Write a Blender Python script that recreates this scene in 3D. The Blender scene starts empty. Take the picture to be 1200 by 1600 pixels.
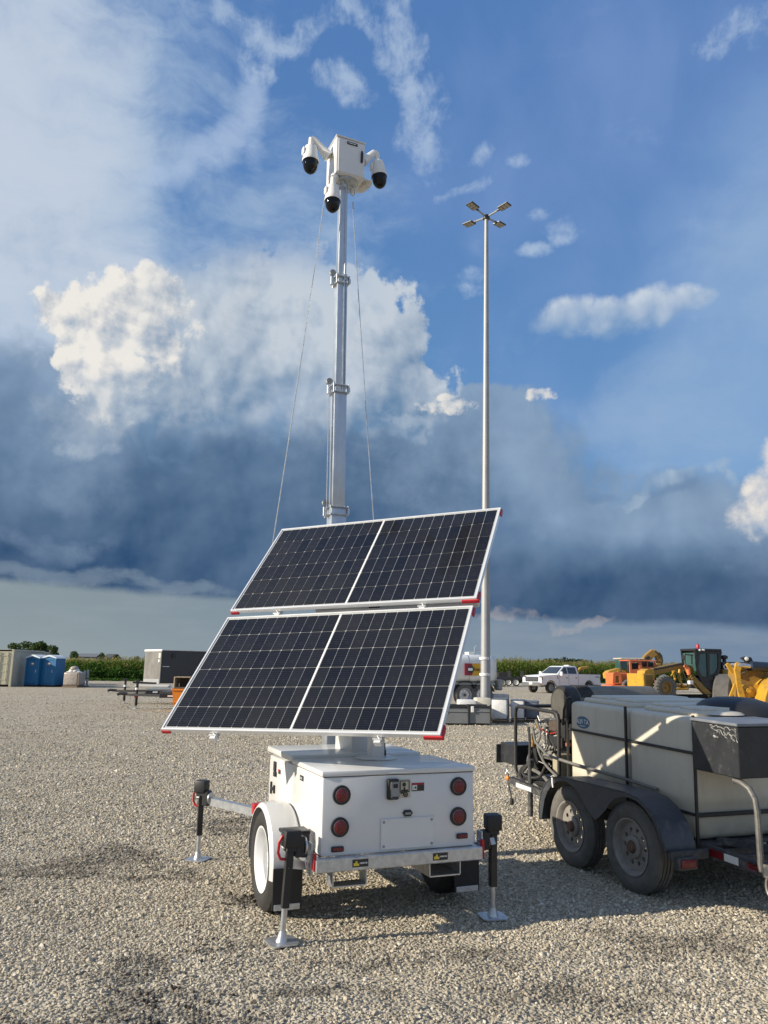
import bpy, bmesh, math, random
from math import sin, cos, pi, radians as R, sqrt, atan2
from mathutils import Vector, Matrix, Euler
import numpy as np
random.seed(7)
scene = bpy.context.scene
COL = scene.collection

# ------------------------------------------------------------------ camera
CAM_H = 1.62; PITCH = R(11.5); ROLL = R(0.8); FPX = 1202.0
cd_ = bpy.data.cameras.new('camera'); cam = bpy.data.objects.new('camera', cd_); COL.objects.link(cam)
_f = Vector((0, cos(PITCH), sin(PITCH))); _r = Vector((1, 0, 0)); _u = _r.cross(_f)
CR = _r * cos(ROLL) + _u * sin(ROLL); CU = -_r * sin(ROLL) + _u * cos(ROLL); CF = _f
m3 = Matrix((CR, CU, -CF)).transposed()
cam.matrix_world = Matrix.Translation((0, 0, CAM_H)) @ m3.to_4x4()
cd_.sensor_fit = 'HORIZONTAL'; cd_.sensor_width = 36; cd_.lens = 36 * FPX / 1200
cd_.clip_start = .05; cd_.clip_end = 6000
scene.camera = cam

SUN_AZ = R(15.5); SUN_EL = R(22.5)      # sun from the left and a little behind the viewer
SDIR = Vector((-cos(SUN_EL) * cos(SUN_AZ), -cos(SUN_EL) * sin(SUN_AZ), sin(SUN_EL)))
sl = bpy.data.lights.new('sun', 'SUN'); sl.energy = 5.0; sl.angle = R(.5); sl.color = (1, .90, .74)
so = bpy.data.objects.new('sun', sl); COL.objects.link(so); so.rotation_euler = SDIR.to_track_quat('Z', 'Y').to_euler()
so.location = (-20, -10, 20)
scene.view_settings.view_transform = 'Standard'; scene.view_settings.look = 'None'
scene.view_settings.exposure = 0.35; scene.view_settings.gamma = 1
scene.cycles.max_bounces = 6; scene.cycles.diffuse_bounces = 3; scene.cycles.glossy_bounces = 4
scene.cycles.transparent_max_bounces = 8

# ------------------------------------------------------------------ node expressions
class X:
    """a float socket (or constant) in a node tree, with arithmetic"""
    t = None
    def __init__(s, v): s.v = v
    @staticmethod
    def op(name, *a, clamp=False):
        n = X.t.nodes.new('ShaderNodeMath'); n.operation = name; n.use_clamp = clamp
        for i, q in enumerate(a):
            q = q.v if isinstance(q, X) else q
            if isinstance(q, (int, float)): n.inputs[i].default_value = q
            else: X.t.links.new(q, n.inputs[i])
        return X(n.outputs[0])
    def __add__(s, o): return X.op('ADD', s, o)
    __radd__ = __add__
    def __sub__(s, o): return X.op('SUBTRACT', s, o)
    def __rsub__(s, o): return X.op('SUBTRACT', o, s)
    def __mul__(s, o): return X.op('MULTIPLY', s, o)
    __rmul__ = __mul__
    def __truediv__(s, o): return X.op('DIVIDE', s, o)
    def __neg__(s): return X.op('MULTIPLY', s, -1)
def xmax(a, b): return X.op('MAXIMUM', a, b)
def xmin(a, b): return X.op('MINIMUM', a, b)
def clamp01(a): return X.op('ADD', a, 0, clamp=True)
def sstep(a, lo, hi):
    n = X.t.nodes.new('ShaderNodeMapRange'); n.interpolation_type = 'SMOOTHSTEP'
    X.t.links.new(a.v, n.inputs[0])
    for i, v in ((1, lo), (2, hi), (3, 0.), (4, 1.)):
        if isinstance(v, X): X.t.links.new(v.v, n.inputs[i])
        else: n.inputs[i].default_value = v
    return X(n.outputs[0])
def vec(x, y, z):
    n = X.t.nodes.new('ShaderNodeCombineXYZ')
    for i, q in enumerate((x, y, z)):
        q = q.v if isinstance(q, X) else q
        if isinstance(q, (int, float)): n.inputs[i].default_value = q
        else: X.t.links.new(q, n.inputs[i])
    return n.outputs[0]
def noise(v, scale, detail=5, rough=.55, dist=0., off=None, ntype='FBM', lac=2.):
    if off is not None:
        a = X.t.nodes.new('ShaderNodeVectorMath'); a.operation = 'ADD'; X.t.links.new(v, a.inputs[0]); a.inputs[1].default_value = off; v = a.outputs[0]
    n = X.t.nodes.new('ShaderNodeTexNoise'); n.noise_type = ntype; n.noise_dimensions = DIM
    X.t.links.new(v, n.inputs['Vector']); n.inputs['Scale'].default_value = scale; n.inputs['Detail'].default_value = detail
    n.inputs['Roughness'].default_value = rough; n.inputs['Distortion'].default_value = dist; n.inputs['Lacunarity'].default_value = lac
    return X(n.outputs[0])
def voro(v, scale, feature='F1', detail=0, rough=.5, smooth=.5, rand=1., out='Distance'):
    n = X.t.nodes.new('ShaderNodeTexVoronoi'); n.voronoi_dimensions = DIM; n.feature = feature
    X.t.links.new(v, n.inputs['Vector']); n.inputs['Scale'].default_value = scale
    if 'Detail' in n.inputs and feature != 'DISTANCE_TO_EDGE': n.inputs['Detail'].default_value = detail; n.inputs['Roughness'].default_value = rough
    if feature == 'SMOOTH_F1': n.inputs['Smoothness'].default_value = smooth
    n.inputs['Randomness'].default_value = rand
    return X(n.outputs[out])
def mixc(f, a, b, mode='MIX'):
    n = X.t.nodes.new('ShaderNodeMix'); n.data_type = 'RGBA'; n.blend_type = mode
    for i, q in ((0, f), (6, a), (7, b)):
        q = q.v if isinstance(q, X) else q
        if isinstance(q, (int, float)): n.inputs[i].default_value = q
        elif isinstance(q, (tuple, list)): n.inputs[i].default_value = (*q[:3], 1)
        else: X.t.links.new(q, n.inputs[i])
    return n.outputs[2]
DIM = '2D'
def S(r, g, b):
    """sRGB 0..255 to linear"""
    return tuple(((c / 255 + .055) / 1.055) ** 2.4 if c > 10 else c / 255 / 12.92 for c in (r, g, b))

# ------------------------------------------------------------------ sky
world = bpy.data.worlds.new('World'); scene.world = world; world.use_nodes = True
X.t = wt = world.node_tree; wt.nodes.clear()
tc = wt.nodes.new('ShaderNodeTexCoord'); D = tc.outputs['Generated']
sep = wt.nodes.new('ShaderNodeSeparateXYZ'); wt.links.new(D, sep.inputs[0])
dx, dy, dz = (X(sep.outputs[i]) for i in range(3))
AZ = X.op('ARCTAN2', dx, dy) * 57.29578
EL = X.op('ARCSINE', dz) * 57.29578
def pxdir(px, py):
    d = CF + (px - 600) / FPX * CR - (py - 800) / FPX * CU
    d.normalize(); return math.degrees(atan2(d.x, d.y)), math.degrees(math.asin(d.z))
# everything is laid out by direction: P is (azimuth, elevation) in radians
P = vec(AZ / 57.3, EL / 57.3, 0)
# slow warps that make edges billow
w1 = noise(P, 5.5, 5, .55, off=(3.1, 1.7, 0)) - .5
w2 = noise(P, 5.5, 5, .55, off=(-7.2, 4.4, 0)) - .5
AZw = AZ + w1 * 12; ELw = EL + w2 * 9
AZs = AZ + w1 * 5; ELs = EL + w2 * 4
AZm = AZ + w1 * 2.5; ELm = EL + w2 * 1.8
def blob(px, py, rx, ry, rot=0, A=None, E=None):
    """soft ellipse round a direction in the sky; radii in degrees, 1 at the centre, 0 at the rim"""
    a0, e0 = pxdir(px, py); c, s = cos(R(rot)), sin(R(rot))
    A = AZw if A is None else A; E = ELw if E is None else E
    u = (A - a0) * cos(R(e0)) if True else 0; v = E - e0
    p = u * (c / rx) + v * (s / rx); q = v * (c / ry) - u * (s / ry)
    return 1. - (p * p + q * q)
def many(*bl):
    r = bl[0]
    for b in bl[1:]: r = xmax(r, b)
    return r

sky = wt.nodes.new('ShaderNodeTexSky'); sky.sky_type = 'NISHITA'; sky.sun_disc = False
sky.sun_elevation = SUN_EL; sky.sun_rotation = atan2(SDIR.x, SDIR.y) % (2 * pi)
sky.air_density = 1.3; sky.dust_density = .6; sky.ozone_density = 2.0
K = 10.0        # Background strength is 0.1, so cloud colours are given ten times over
def C(r, g, b): return tuple(K * c for c in S(r, g, b))
# clear air: the Nishita sky, leaning to the deep blue of late afternoon
grad = sstep(EL, 4., 48.)
blue = mixc(grad, C(104, 156, 210), C(88, 134, 198))
base = mixc(.82, sky.outputs[0], blue)
f_big = noise(P, 2.2, 3, .6, off=(11, 3, 0))
f_mid = noise(P, 7, 6, .6, dist=.3, off=(1, 8, 0))
f_fin = noise(P, 24, 7, .64, dist=.2, off=(4, 4, 0))
# thin milky haze, violet streaks on the right
veil = sstep(f_big + f_mid * .4 + blob(1120, 300, 16, 14, 10, AZs, ELs) * .15, .55, 1.1)
base = mixc(veil * .6, base, C(134, 162, 214))
# cirrus: long brushed fibres
def rotv(ang, sx, sy, wob=0.25):
    m = wt.nodes.new('ShaderNodeMapping'); m.vector_type = 'POINT'
    m.inputs['Rotation'].default_value = (0, 0, R(ang)); m.inputs['Scale'].default_value = (sx, sy, 1)
    wt.links.new(vec(AZ / 20 + w1 * wob, EL / 20 + w2 * wob, 0), m.inputs['Vector']); return m.outputs[0]
fib = noise(rotv(-50, 1., 3.5), 2., 7, .6)
fib2 = noise(rotv(-35, 1.2, 2.6), 4, 7, .66, off=(5, 5, 0))
# broad pale veil in the upper left
lv = many(blob(-40, 330, 17, 24, 0, AZs, ELs), blob(230, 560, 20, 13, 0, AZs, ELs) * .9, blob(130, 110, 11, 9, 0, AZs, ELs) * .55, blob(330, 400, 15, 8, 0, AZs, ELs) * .5)
lvm = sstep(xmax(lv, -.4) * .72 + (fib - .5) * 1.0 + (f_mid - .5) * .8, -.15, .75)
base = mixc(lvm * .84, base, C(178, 200, 224))
core = sstep(many(blob(-50, 280, 9, 17, -6, AZs, ELs), blob(150, 430, 9, 3.5, -25, AZs, ELs) * .8) + (fib - .5) * 1.2 + (f_mid - .5) * .6, -.7, 1.1)
base = mixc(core * .95, base, C(202, 214, 230))
dkl = sstep(blob(40, 400, 7, 5, -30) + (f_mid - .5) * 4 + (f_fin - .5) * 2, .3, 2.2)
base = mixc(dkl * .5, base, C(146, 172, 204))
# the curved feather left of the mast
fe = many(blob(392, 165, 1.1, 3.4, 4, AZm, ELm), blob(372, 205, 1.2, 2.6, -38, AZm, ELm), blob(330, 240, 1.3, 3.4, -58, AZm, ELm), blob(270, 272, 1.1, 3.2, -62, AZm, ELm))
base = mixc(sstep(fe * .8 + (fib2 - .5) * 1.5 + (f_fin - .5) * .8, -.3, 1.1) * .66, base, C(184, 204, 232))
# broken fleece along the top
fl = many(blob(430, 18, 3.6, 1.3, 5), blob(400, 55, 1.3, .8), blob(520, 122, 1.6, .9, -10, AZm, ELm), blob(545, 142, 1.9, .9, -15, AZm, ELm), blob(600, 60, 1.6, 4.4, 30), blob(640, 120, 1.4, 3., 10),
          blob(680, 180, 1.9, 3.0, 25), blob(560, 30, 2.6, .9, -30), blob(755, 245, .7, .5, 0, AZm, ELm) * .5, blob(742, 292, 1.9, .4, 12, AZs, ELs) * .6, blob(805, 257, .6, .3, 0, AZm, ELm) * .4,
          blob(872, 358, 1.3, 1.1, 0, AZm, ELm), blob(843, 334, .8, .5, 0, AZm, ELm), blob(835, 388, 1.0, .5, 0, AZm, ELm), blob(745, 440, 1., .8, 0, AZm, ELm) * .6, blob(1170, 40, 2.5, 1.2) * .6)
base = mixc(sstep(xmax(fl, -2) * .62 + (f_fin - .5) * 2.6 + (fib2 - .5) * 1.2, -.25, 1.2) * .62, base, C(196, 214, 234))
# the right is streaked by slanting light veils
rs = noise(rotv(28, .8, 3.), 1.6, 4, .5, off=(2, 2, 0))
base = mixc(sstep(blob(1210, 520, 10, 17, -20, AZs, ELs) + rs, .25, 1.6) * .5, base, C(154, 188, 226))

# pale broken cloud added beyond the frame to lift the ambient light
gen = sstep(f_big * .6 + f_mid * .5, .42, .72) * sstep(X.op('ABSOLUTE', AZ), 34., 55.)
base = mixc(gen * .85, base, C(205, 210, 216))

rw = sstep(xmax(many(blob(1080, 640, 9, 6.5, 15, AZs, ELs), blob(1190, 430, 5, 8, -15, AZs, ELs)), -1) * .55 + (f_mid - .5) * 1.3 + (rs - .5) * .8, -.1, .9)
base = mixc(rw * .6, base, C(158, 184, 216))

# relief of heaped cloud: height here less height a little way towards the sun (left and up)
def height(q, sc, det, rough): return noise(q, sc, det, rough, dist=.25) - voro(q, sc * 1.9, 'F1', 1, .5) * .30
def moved(d):
    n = wt.nodes.new('ShaderNodeVectorMath'); n.operation = 'ADD'; wt.links.new(P, n.inputs[0]); n.inputs[1].default_value = (-d, d * .8, 0); return n.outputs[0]
hA = height(P, 12, 7, .6)
relm = (hA - height(moved(.014), 12, 3, .6)) * 3.2
hF = noise(P, 34, 6, .62, off=(6, 2, 0)) ; relf = (hF - noise(moved(.006), 34, 4, .62, off=(6, 2, 0))) * 2.4
hC = noise(P, 4, 4, .5, off=(2, 7, 0)); relb = (hC - noise(moved(.03), 4, 3, .5, off=(2, 7, 0))) * 3.5
he = (hA - .35)                     # edge roughness, mean about 0
hf = (hF - .5)

# 1 pale tower behind the mast, grey-white, soft inside
tower = many(blob(520, 520, 7.5, 6.0, 0, AZs, ELs), blob(430, 520, 11, 7, 0, AZs, ELs), blob(610, 590, 3.6, 4.8, 0, AZs, ELs), blob(560, 690, 11, 8, 0, AZs, ELs), blob(300, 600, 10, 8, 0, AZs, ELs), blob(120, 690, 14, 8, 0, AZs, ELs))
tm = sstep(tower * 1.2 + he * 1.3 + hf * 1.1, .08, .36) * xmax(sstep(AZ, -10., 1.), sstep(tower, .1, .9))
a2, e2 = pxdir(560, 600)
tcol = mixc(clamp01(.54 + relm * .32 + relf * .16 + relb * .75 + (EL - e2) * .055), C(108, 140, 174), C(204, 214, 224))
base = mixc(tm * .94, base, tcol)
base = mixc(sstep(many(blob(590, 520, 2.2, 1.6), blob(430, 430, 2.4, 1.6), blob(420, 545, 1.6, 1.), blob(380, 470, 2, 2), blob(560, 590, 3, 2)) + he * 2 + hf * 1.5, .3, 1.3) * .5, base, C(204, 212, 222))
# small cumulus on the right
cu = many(blob(885, 494, 2.6, 1.9, 0, AZm, ELm), blob(945, 496, 3.4, 1.7, 0, AZm, ELm), blob(1005, 488, 3.2, 1.7, 0, AZm, ELm), blob(1052, 478, 2.6, 1.1, 0, AZm, ELm)) + X.op('MINIMUM', many(blob(960, 492, 6., 1.6, 3, AZm, ELm), X(0.) * 1. - .0) if False else blob(960, 492, 7., 1.8, 3, AZm, ELm), .5) * .4
cu = cu + he * 1.0 + hf * 1.2
a0, e0 = pxdir(900, 492)
base = mixc(sstep(cu, -.05, 1.0) * .86, base, mixc(clamp01((EL - e0) * .33 + .50 + relm * .4), C(128, 162, 202), C(212, 222, 232)))
# 3 storm body: fills the sky below a ragged shoulder that steps down to the right
sh_top = many(blob(150, 900, 34, 12.5, 0, AZs, ELs), blob(800, 790, 11, 8.4, -6), blob(1010, 880, 13, 8, -4), blob(560, 830, 24, 8.6, 0), blob(1200, 930, 14, 5.), blob(740, 700, 5, 4.6), blob(30, 640, 6, 5.5, 0, AZs, ELs))
sb = sh_top * 1.6 + he * 1.2 + hf * .5 + (f_mid - .5) * .5
low = (1 - sstep(EL + w2 * 7 + w1 * 3, 6., 17.)) * (1 - sstep(X.op('ABSOLUTE', AZ), 40., 70.))     # all round the horizon, beyond the frame too
soft_l = sstep(AZ, -6., 3.) * (1 - sstep(AZ, 9., 13.))
sbm = sstep(xmax(sb, low * 1.6 - .5), .0, .95 - soft_l * .62)
t = clamp01(EL / 22. + sstep(AZ, 6., 14.) * sstep(EL, 7., 11.) * .18 + sstep(AZ, 4., 18.) * sstep(EL, 5.5, 10.) * .40 + (f_mid - .5) * .30 + (f_big - .5) * .35 + w2 * .25)
ramp = wt.nodes.new('ShaderNodeValToRGB'); wt.links.new(t.v, ramp.inputs[0])
els = ramp.color_ramp.elements
els[0].position = .16; els[0].color = (*C(36, 74, 114), 1)
els[1].position = .95; els[1].color = (*C(140, 168, 200), 1)
for p, c in ((.31, (44, 80, 120)), (.48, (74, 106, 142)), (.70, (98, 130, 166))):
    e = els.new(p); e.color = (*C(*c), 1)
scol = mixc(clamp01(.5 + relm * .20 + relf * .10 + relb * .7 + (f_big - .5) * .7), mixc(.34, ramp.outputs[0], C(34, 62, 98)), mixc(.20, ramp.outputs[0], C(172, 190, 208)))
base = mixc(sbm * .97, base, scol)
# lighter grey wreaths inside the storm
wr = sstep(f_mid * .6 + f_fin * .35 + xmax(many(blob(700, 740, 12, 3.2), blob(960, 720, 9, 4.), blob(1090, 830, 9, 3.0), blob(120, 720, 8, 3), blob(50, 850, 7, 1.2)), -1) * .20, .46, .92)
base = mixc(wr * sbm * .48, base, C(150, 172, 196))
rmid = many(blob(1085, 745, 3.4, 1.3), blob(1010, 765, 2.2, 1.)) + he * 1.5 + hf
base = mixc(sstep(rmid, .1, .9) * .55, base, mixc(clamp01(.55 + relm * .6), C(112, 146, 186), C(190, 208, 224)))
dk = many(blob(1065, 768, 2.2, .6, 8, AZs, ELs), blob(940, 765, 2.6, .5, 4, AZs, ELs)) + hf * 2
base = mixc(sstep(dk, .1, 1.4) * .3, base, C(84, 120, 166))
rt = many(blob(1225, 800, 3.6, 2.6, 0, AZm, ELm), blob(1190, 770, 1.5, 1.8, 0, AZm, ELm), blob(1245, 730, 3., 3., 0, AZm, ELm)) + he * 1.1 + hf * .8
base = mixc(sstep(rt, .0, .65), base, mixc(clamp01(.70 + relm * .7 + relf * .4), C(156, 176, 204), C(240, 234, 226)))
# 4 the bright head on the left, fading into shade below
head = many(blob(205, 505, 5.6, 3.2, 12, AZs, ELs), blob(110, 505, 2.8, 1.7, 0, AZs, ELs), blob(185, 570, 3.8, 3.6, 10, AZs, ELs), blob(245, 462, 2.6, 2.2, 0, AZm, ELm), blob(175, 630, 2.4, 2.2, 0, AZs, ELs) * .7, blob(125, 560, 2.4, 2.4, 0, AZs, ELs), blob(210, 460, 1.2, 1., 0, AZm, ELm), blob(270, 520, 1.7, 3, 0, AZs, ELs) * .8)
hm = head * 1.15 + he * 1.6 + hf * 2.0
a1, e1 = pxdir(185, 560)
lit = clamp01(.60 + relm * .62 + relf * .5 + relb * .9 + (EL - e1) * .045 - (AZ - a1) * .025)
hcol = mixc(lit, C(158, 175, 196), C(246, 242, 235))
soft = sstep((EL - e1) * .9 + (AZ - a1) * -.45 + relm * 2 + he * 7 + (f_mid - .5) * 7, -5.5, 2.2)
base = mixc(sstep(hm, -.02, .52) * (soft * .94 + .04), base, hcol)
base = mixc(sstep(many(blob(330, 470, 5, 3.5, 0, AZs, ELs), blob(120, 640, 5, 3, 0, AZs, ELs), blob(260, 620, 4, 3, 0, AZs, ELs)) * .6 + (f_mid - .5) * 1.8 + hf, .1, 1.1) * .45, base, C(196, 206, 216))
# small sparks of sunlit edge
sp = many(blob(700, 634, 2.6, .75, -4, AZm, ELm), blob(690, 618, 1.2, .4, 0, AZm, ELm), blob(850, 617, 1.2, .6, 8, AZm, ELm)) + hf * 2.6 + he * .5
base = mixc(sstep(sp, .25, .95) * .9, base, mixc(clamp01(.70 + relf * .7), C(160, 178, 202), C(242, 238, 230)))
sp2 = many(blob(630, 655, 2.8, .6, 0, AZs, ELs), blob(330, 545, 1.2, 1.6, 0, AZs, ELs), blob(235, 650, 3, 1, 0, AZs, ELs), blob(140, 700, 3, .8, 0, AZs, ELs), blob(1143, 750, .5, .9, 0, AZm, ELm)) + he * 1.2 + hf * 1.8
base = mixc(sstep(sp2, .1, 1.4) * .5, base, C(190, 204, 218))
# 5 beneath the storm: a paler rain-washed strip down to the horizon
bot_l = 4.1 - AZ * .048 + (f_mid - .5) * .8 + (f_fin - .5) * .3
strip = 1 - sstep(EL - bot_l, -.25, .5)
ax = clamp01((AZ + 24) / 50)
stc = mixc(ax, C(150, 163, 167), C(122, 143, 168))
stc = mixc(sstep(EL + (f_mid - .5) * 2, 0., 5.) * .75, stc, mixc(ax, C(138, 154, 162), C(114, 139, 168)))
strip_n = noise(vec(AZ / 14, EL / 3.2, 0), 2.2, 6, .6)
stc = mixc(sstep(strip_n, .42, .8) * .35, stc, C(156, 166, 176))
base = mixc(strip, base, stc)
lw = many(blob(60, 905, 13, 1.0, 0, AZs, ELs), blob(250, 912, 11, .7, 0, AZs, ELs)) + (strip_n - .5) * 2 + (f_fin - .5)
base = mixc(sstep(lw, .2, 1.2) * .5, base, C(142, 160, 176))
pk = many(blob(790, 962, 3.2, .7), blob(900, 972, 3, .5)) + (f_fin - .5) * 2.5
base = mixc(sstep(pk, .25, 1.3) * .4, base, C(190, 182, 182))
# below the horizon
base = mixc(sstep(EL, -1.5, -.1), C(110, 105, 95), base)
bg = wt.nodes.new('ShaderNodeBackground'); bg.inputs[1].default_value = .073; wt.links.new(base, bg.inputs[0])
wo = wt.nodes.new('ShaderNodeOutputWorld'); wt.links.new(bg.outputs[0], wo.inputs[0])
world.cycles.sampling_method = 'MANUAL'; world.cycles.sample_map_resolution = 512

# ------------------------------------------------------------------ materials
MATS = {}
def mat(name, col, rough=.6, metal=0., var=.12, vscale=6., bump=.0, bscale=60., dirt=None, dirt_amt=.0, coat=0., spec=.5, dark_edge=0.):
    """painted / metal / plastic surface with uneven tone, optional fine relief and a film of dust with its own shape"""
    if name in MATS: return MATS[name]
    m = bpy.data.materials.new(name); m.use_nodes = True; t = m.node_tree; t.nodes.clear(); X.t = t
    out = t.nodes.new('ShaderNodeOutputMaterial'); b = t.nodes.new('ShaderNodeBsdfPrincipled'); t.links.new(b.outputs[0], out.inputs[0])
    g = t.nodes.new('ShaderNodeTexCoord'); P = g.outputs['Object']
    n1 = noise(P, vscale, 4, .6)
    c = mixc(clamp01((n1 - .5) * 2 + .5), tuple(x * (1 - var) for x in col), tuple(min(1, x * (1 + var)) for x in col))
    rr = X(None)
    if dirt is not None:
        n2 = noise(P, vscale * 2.3, 7, .7, off=(5, 2, 1)); k = sstep(n2, .62 - dirt_amt * .35, .62 + .22 - dirt_amt * .2)
        c = mixc(k * min(1, dirt_amt + .3), c, dirt)
        ro = k * .35 + rough
        t.links.new(clamp01(ro).v, b.inputs['Roughness'])
    else:
        ro = (n1 - .5) * .25 + rough; t.links.new(clamp01(ro).v, b.inputs['Roughness'])
    t.links.new(c, b.inputs['Base Color'])
    b.inputs['Metallic'].default_value = metal; b.inputs['Coat Weight'].default_value = coat; b.inputs['Specular IOR Level'].default_value = spec
    if bump:
        bn = t.nodes.new('ShaderNodeBump'); bn.inputs['Strength'].default_value = 1; bn.inputs['Distance'].default_value = bump
        t.links.new(noise(P, bscale, 4, .6).v, bn.inputs['Height']); t.links.new(bn.outputs[0], b.inputs['Normal'])
    MATS[name] = m; return m
DIM = '3D'
DUST = (.33, .29, .23)
white = mat('white_powder_coat', (.71, .71, .70), .28, var=.04, vscale=3, coat=.3, dirt=(.52, .48, .40), dirt_amt=.12)
white_pl = mat('white_plastic', (.80, .79, .76), .42, var=.03)
galv = mat('galvanised_steel', (.56, .58, .60), .42, .85, var=.22, vscale=22, dirt=(.35, .34, .31), dirt_amt=.15)
alu = mat('anodised_frame', (.80, .81, .82), .32, .35, var=.04)
mast_m = mat('mast_aluminium', (.50, .54, .59), .36, .7, var=.12, vscale=5)
black = mat('black_paint', (.022, .022, .024), .4, var=.3, dirt=(.12, .11, .1), dirt_amt=.05)
blackp = mat('black_plastic', (.02, .02, .022), .5, var=.2)
dome_m = mat('smoked_dome', (.004, .005, .008), .06, var=.05, spec=.35)
red = mat('red_plastic', (.46, .015, .025), .35, var=.1)
redlens = mat('red_lens', (.15, .006, .010), .30, var=.5, vscale=90, bump=.0015, bscale=160, coat=.3)
clearlens = mat('clear_ring', (.16, .12, .12), .15, var=.2, vscale=90, coat=1.)
amber = mat('amber_lens', (.85, .25, .04), .25, var=.2)
rubber = mat('tyre_rubber', (.028, .027, .026), .78, var=.25, vscale=14, dirt=(.15, .13, .11), dirt_amt=.22, bump=.001, bscale=200)
rubber_d = mat('dusty_tyre_rubber', (.12, .115, .105), .88, var=.28, vscale=9, dirt=(.21, .19, .16), dirt_amt=.4, bump=.0015, bscale=160)
rimwhite = mat('white_wheel', (.78, .79, .80), .3, var=.03)
rim_d = mat('dirty_silver_wheel', (.27, .25, .225), .6, .1, var=.25, vscale=12, dirt=(.24, .19, .15), dirt_amt=.35)
rust = mat('rusty_hub', (.16, .10, .07), .8, .2, var=.4, vscale=25, dirt=(.06, .05, .045), dirt_amt=.4)
decal_blk = mat('black_decal', (.03, .03, .032), .4, var=.1)
yellow = mat('yellow_decal', (.80, .60, .06), .4, var=.05)
cream = mat('cream_card', (.58, .52, .40), .5, var=.1)
grey = mat('grey_plastic', (.30, .31, .30), .45, var=.12)
backsheet = mat('panel_backsheet', (.44, .45, .44), .35, var=.02)
flap_m = mat('mud_flap_rubber', (.02, .02, .021), .6, var=.2, dirt=(.2, .18, .15), dirt_amt=.1)

def cell_material():
    m = bpy.data.materials.new('solar_cell'); m.use_nodes = True; t = m.node_tree; b = t.nodes['Principled BSDF']; X.t = t
    g = t.nodes.new('ShaderNodeTexCoord'); s = t.nodes.new('ShaderNodeSeparateXYZ'); t.links.new(g.outputs['Object'], s.inputs[0])
    x, y = X(s.outputs[0]), X(s.outputs[1])
    ln = X.op('PINGPONG', y, .0091) * (1 / .0091)              # printed wires along each half cell
    k = 1 - sstep(ln, .04, .17)
    oi = t.nodes.new('ShaderNodeObjectInfo'); r = X(oi.outputs['Random'])
    c = mixc(r, (.0055, .0065, .011), (.015, .015, .019))
    c = mixc(sstep(noise(g.outputs['Object'], 14, 5, .65), .5, .8) * .10, c, (.16, .15, .13))
    t.links.new(mixc(k * .7, c, (.045, .048, .055)), b.inputs['Base Color'])
    dn = noise(g.outputs['Object'], 1.1, 3, .5)
    t.links.new((r * .05 + .09).v, b.inputs['Roughness'])
    b.inputs['Specular IOR Level'].default_value = .3
    return m
cell_m = cell_material()

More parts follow.
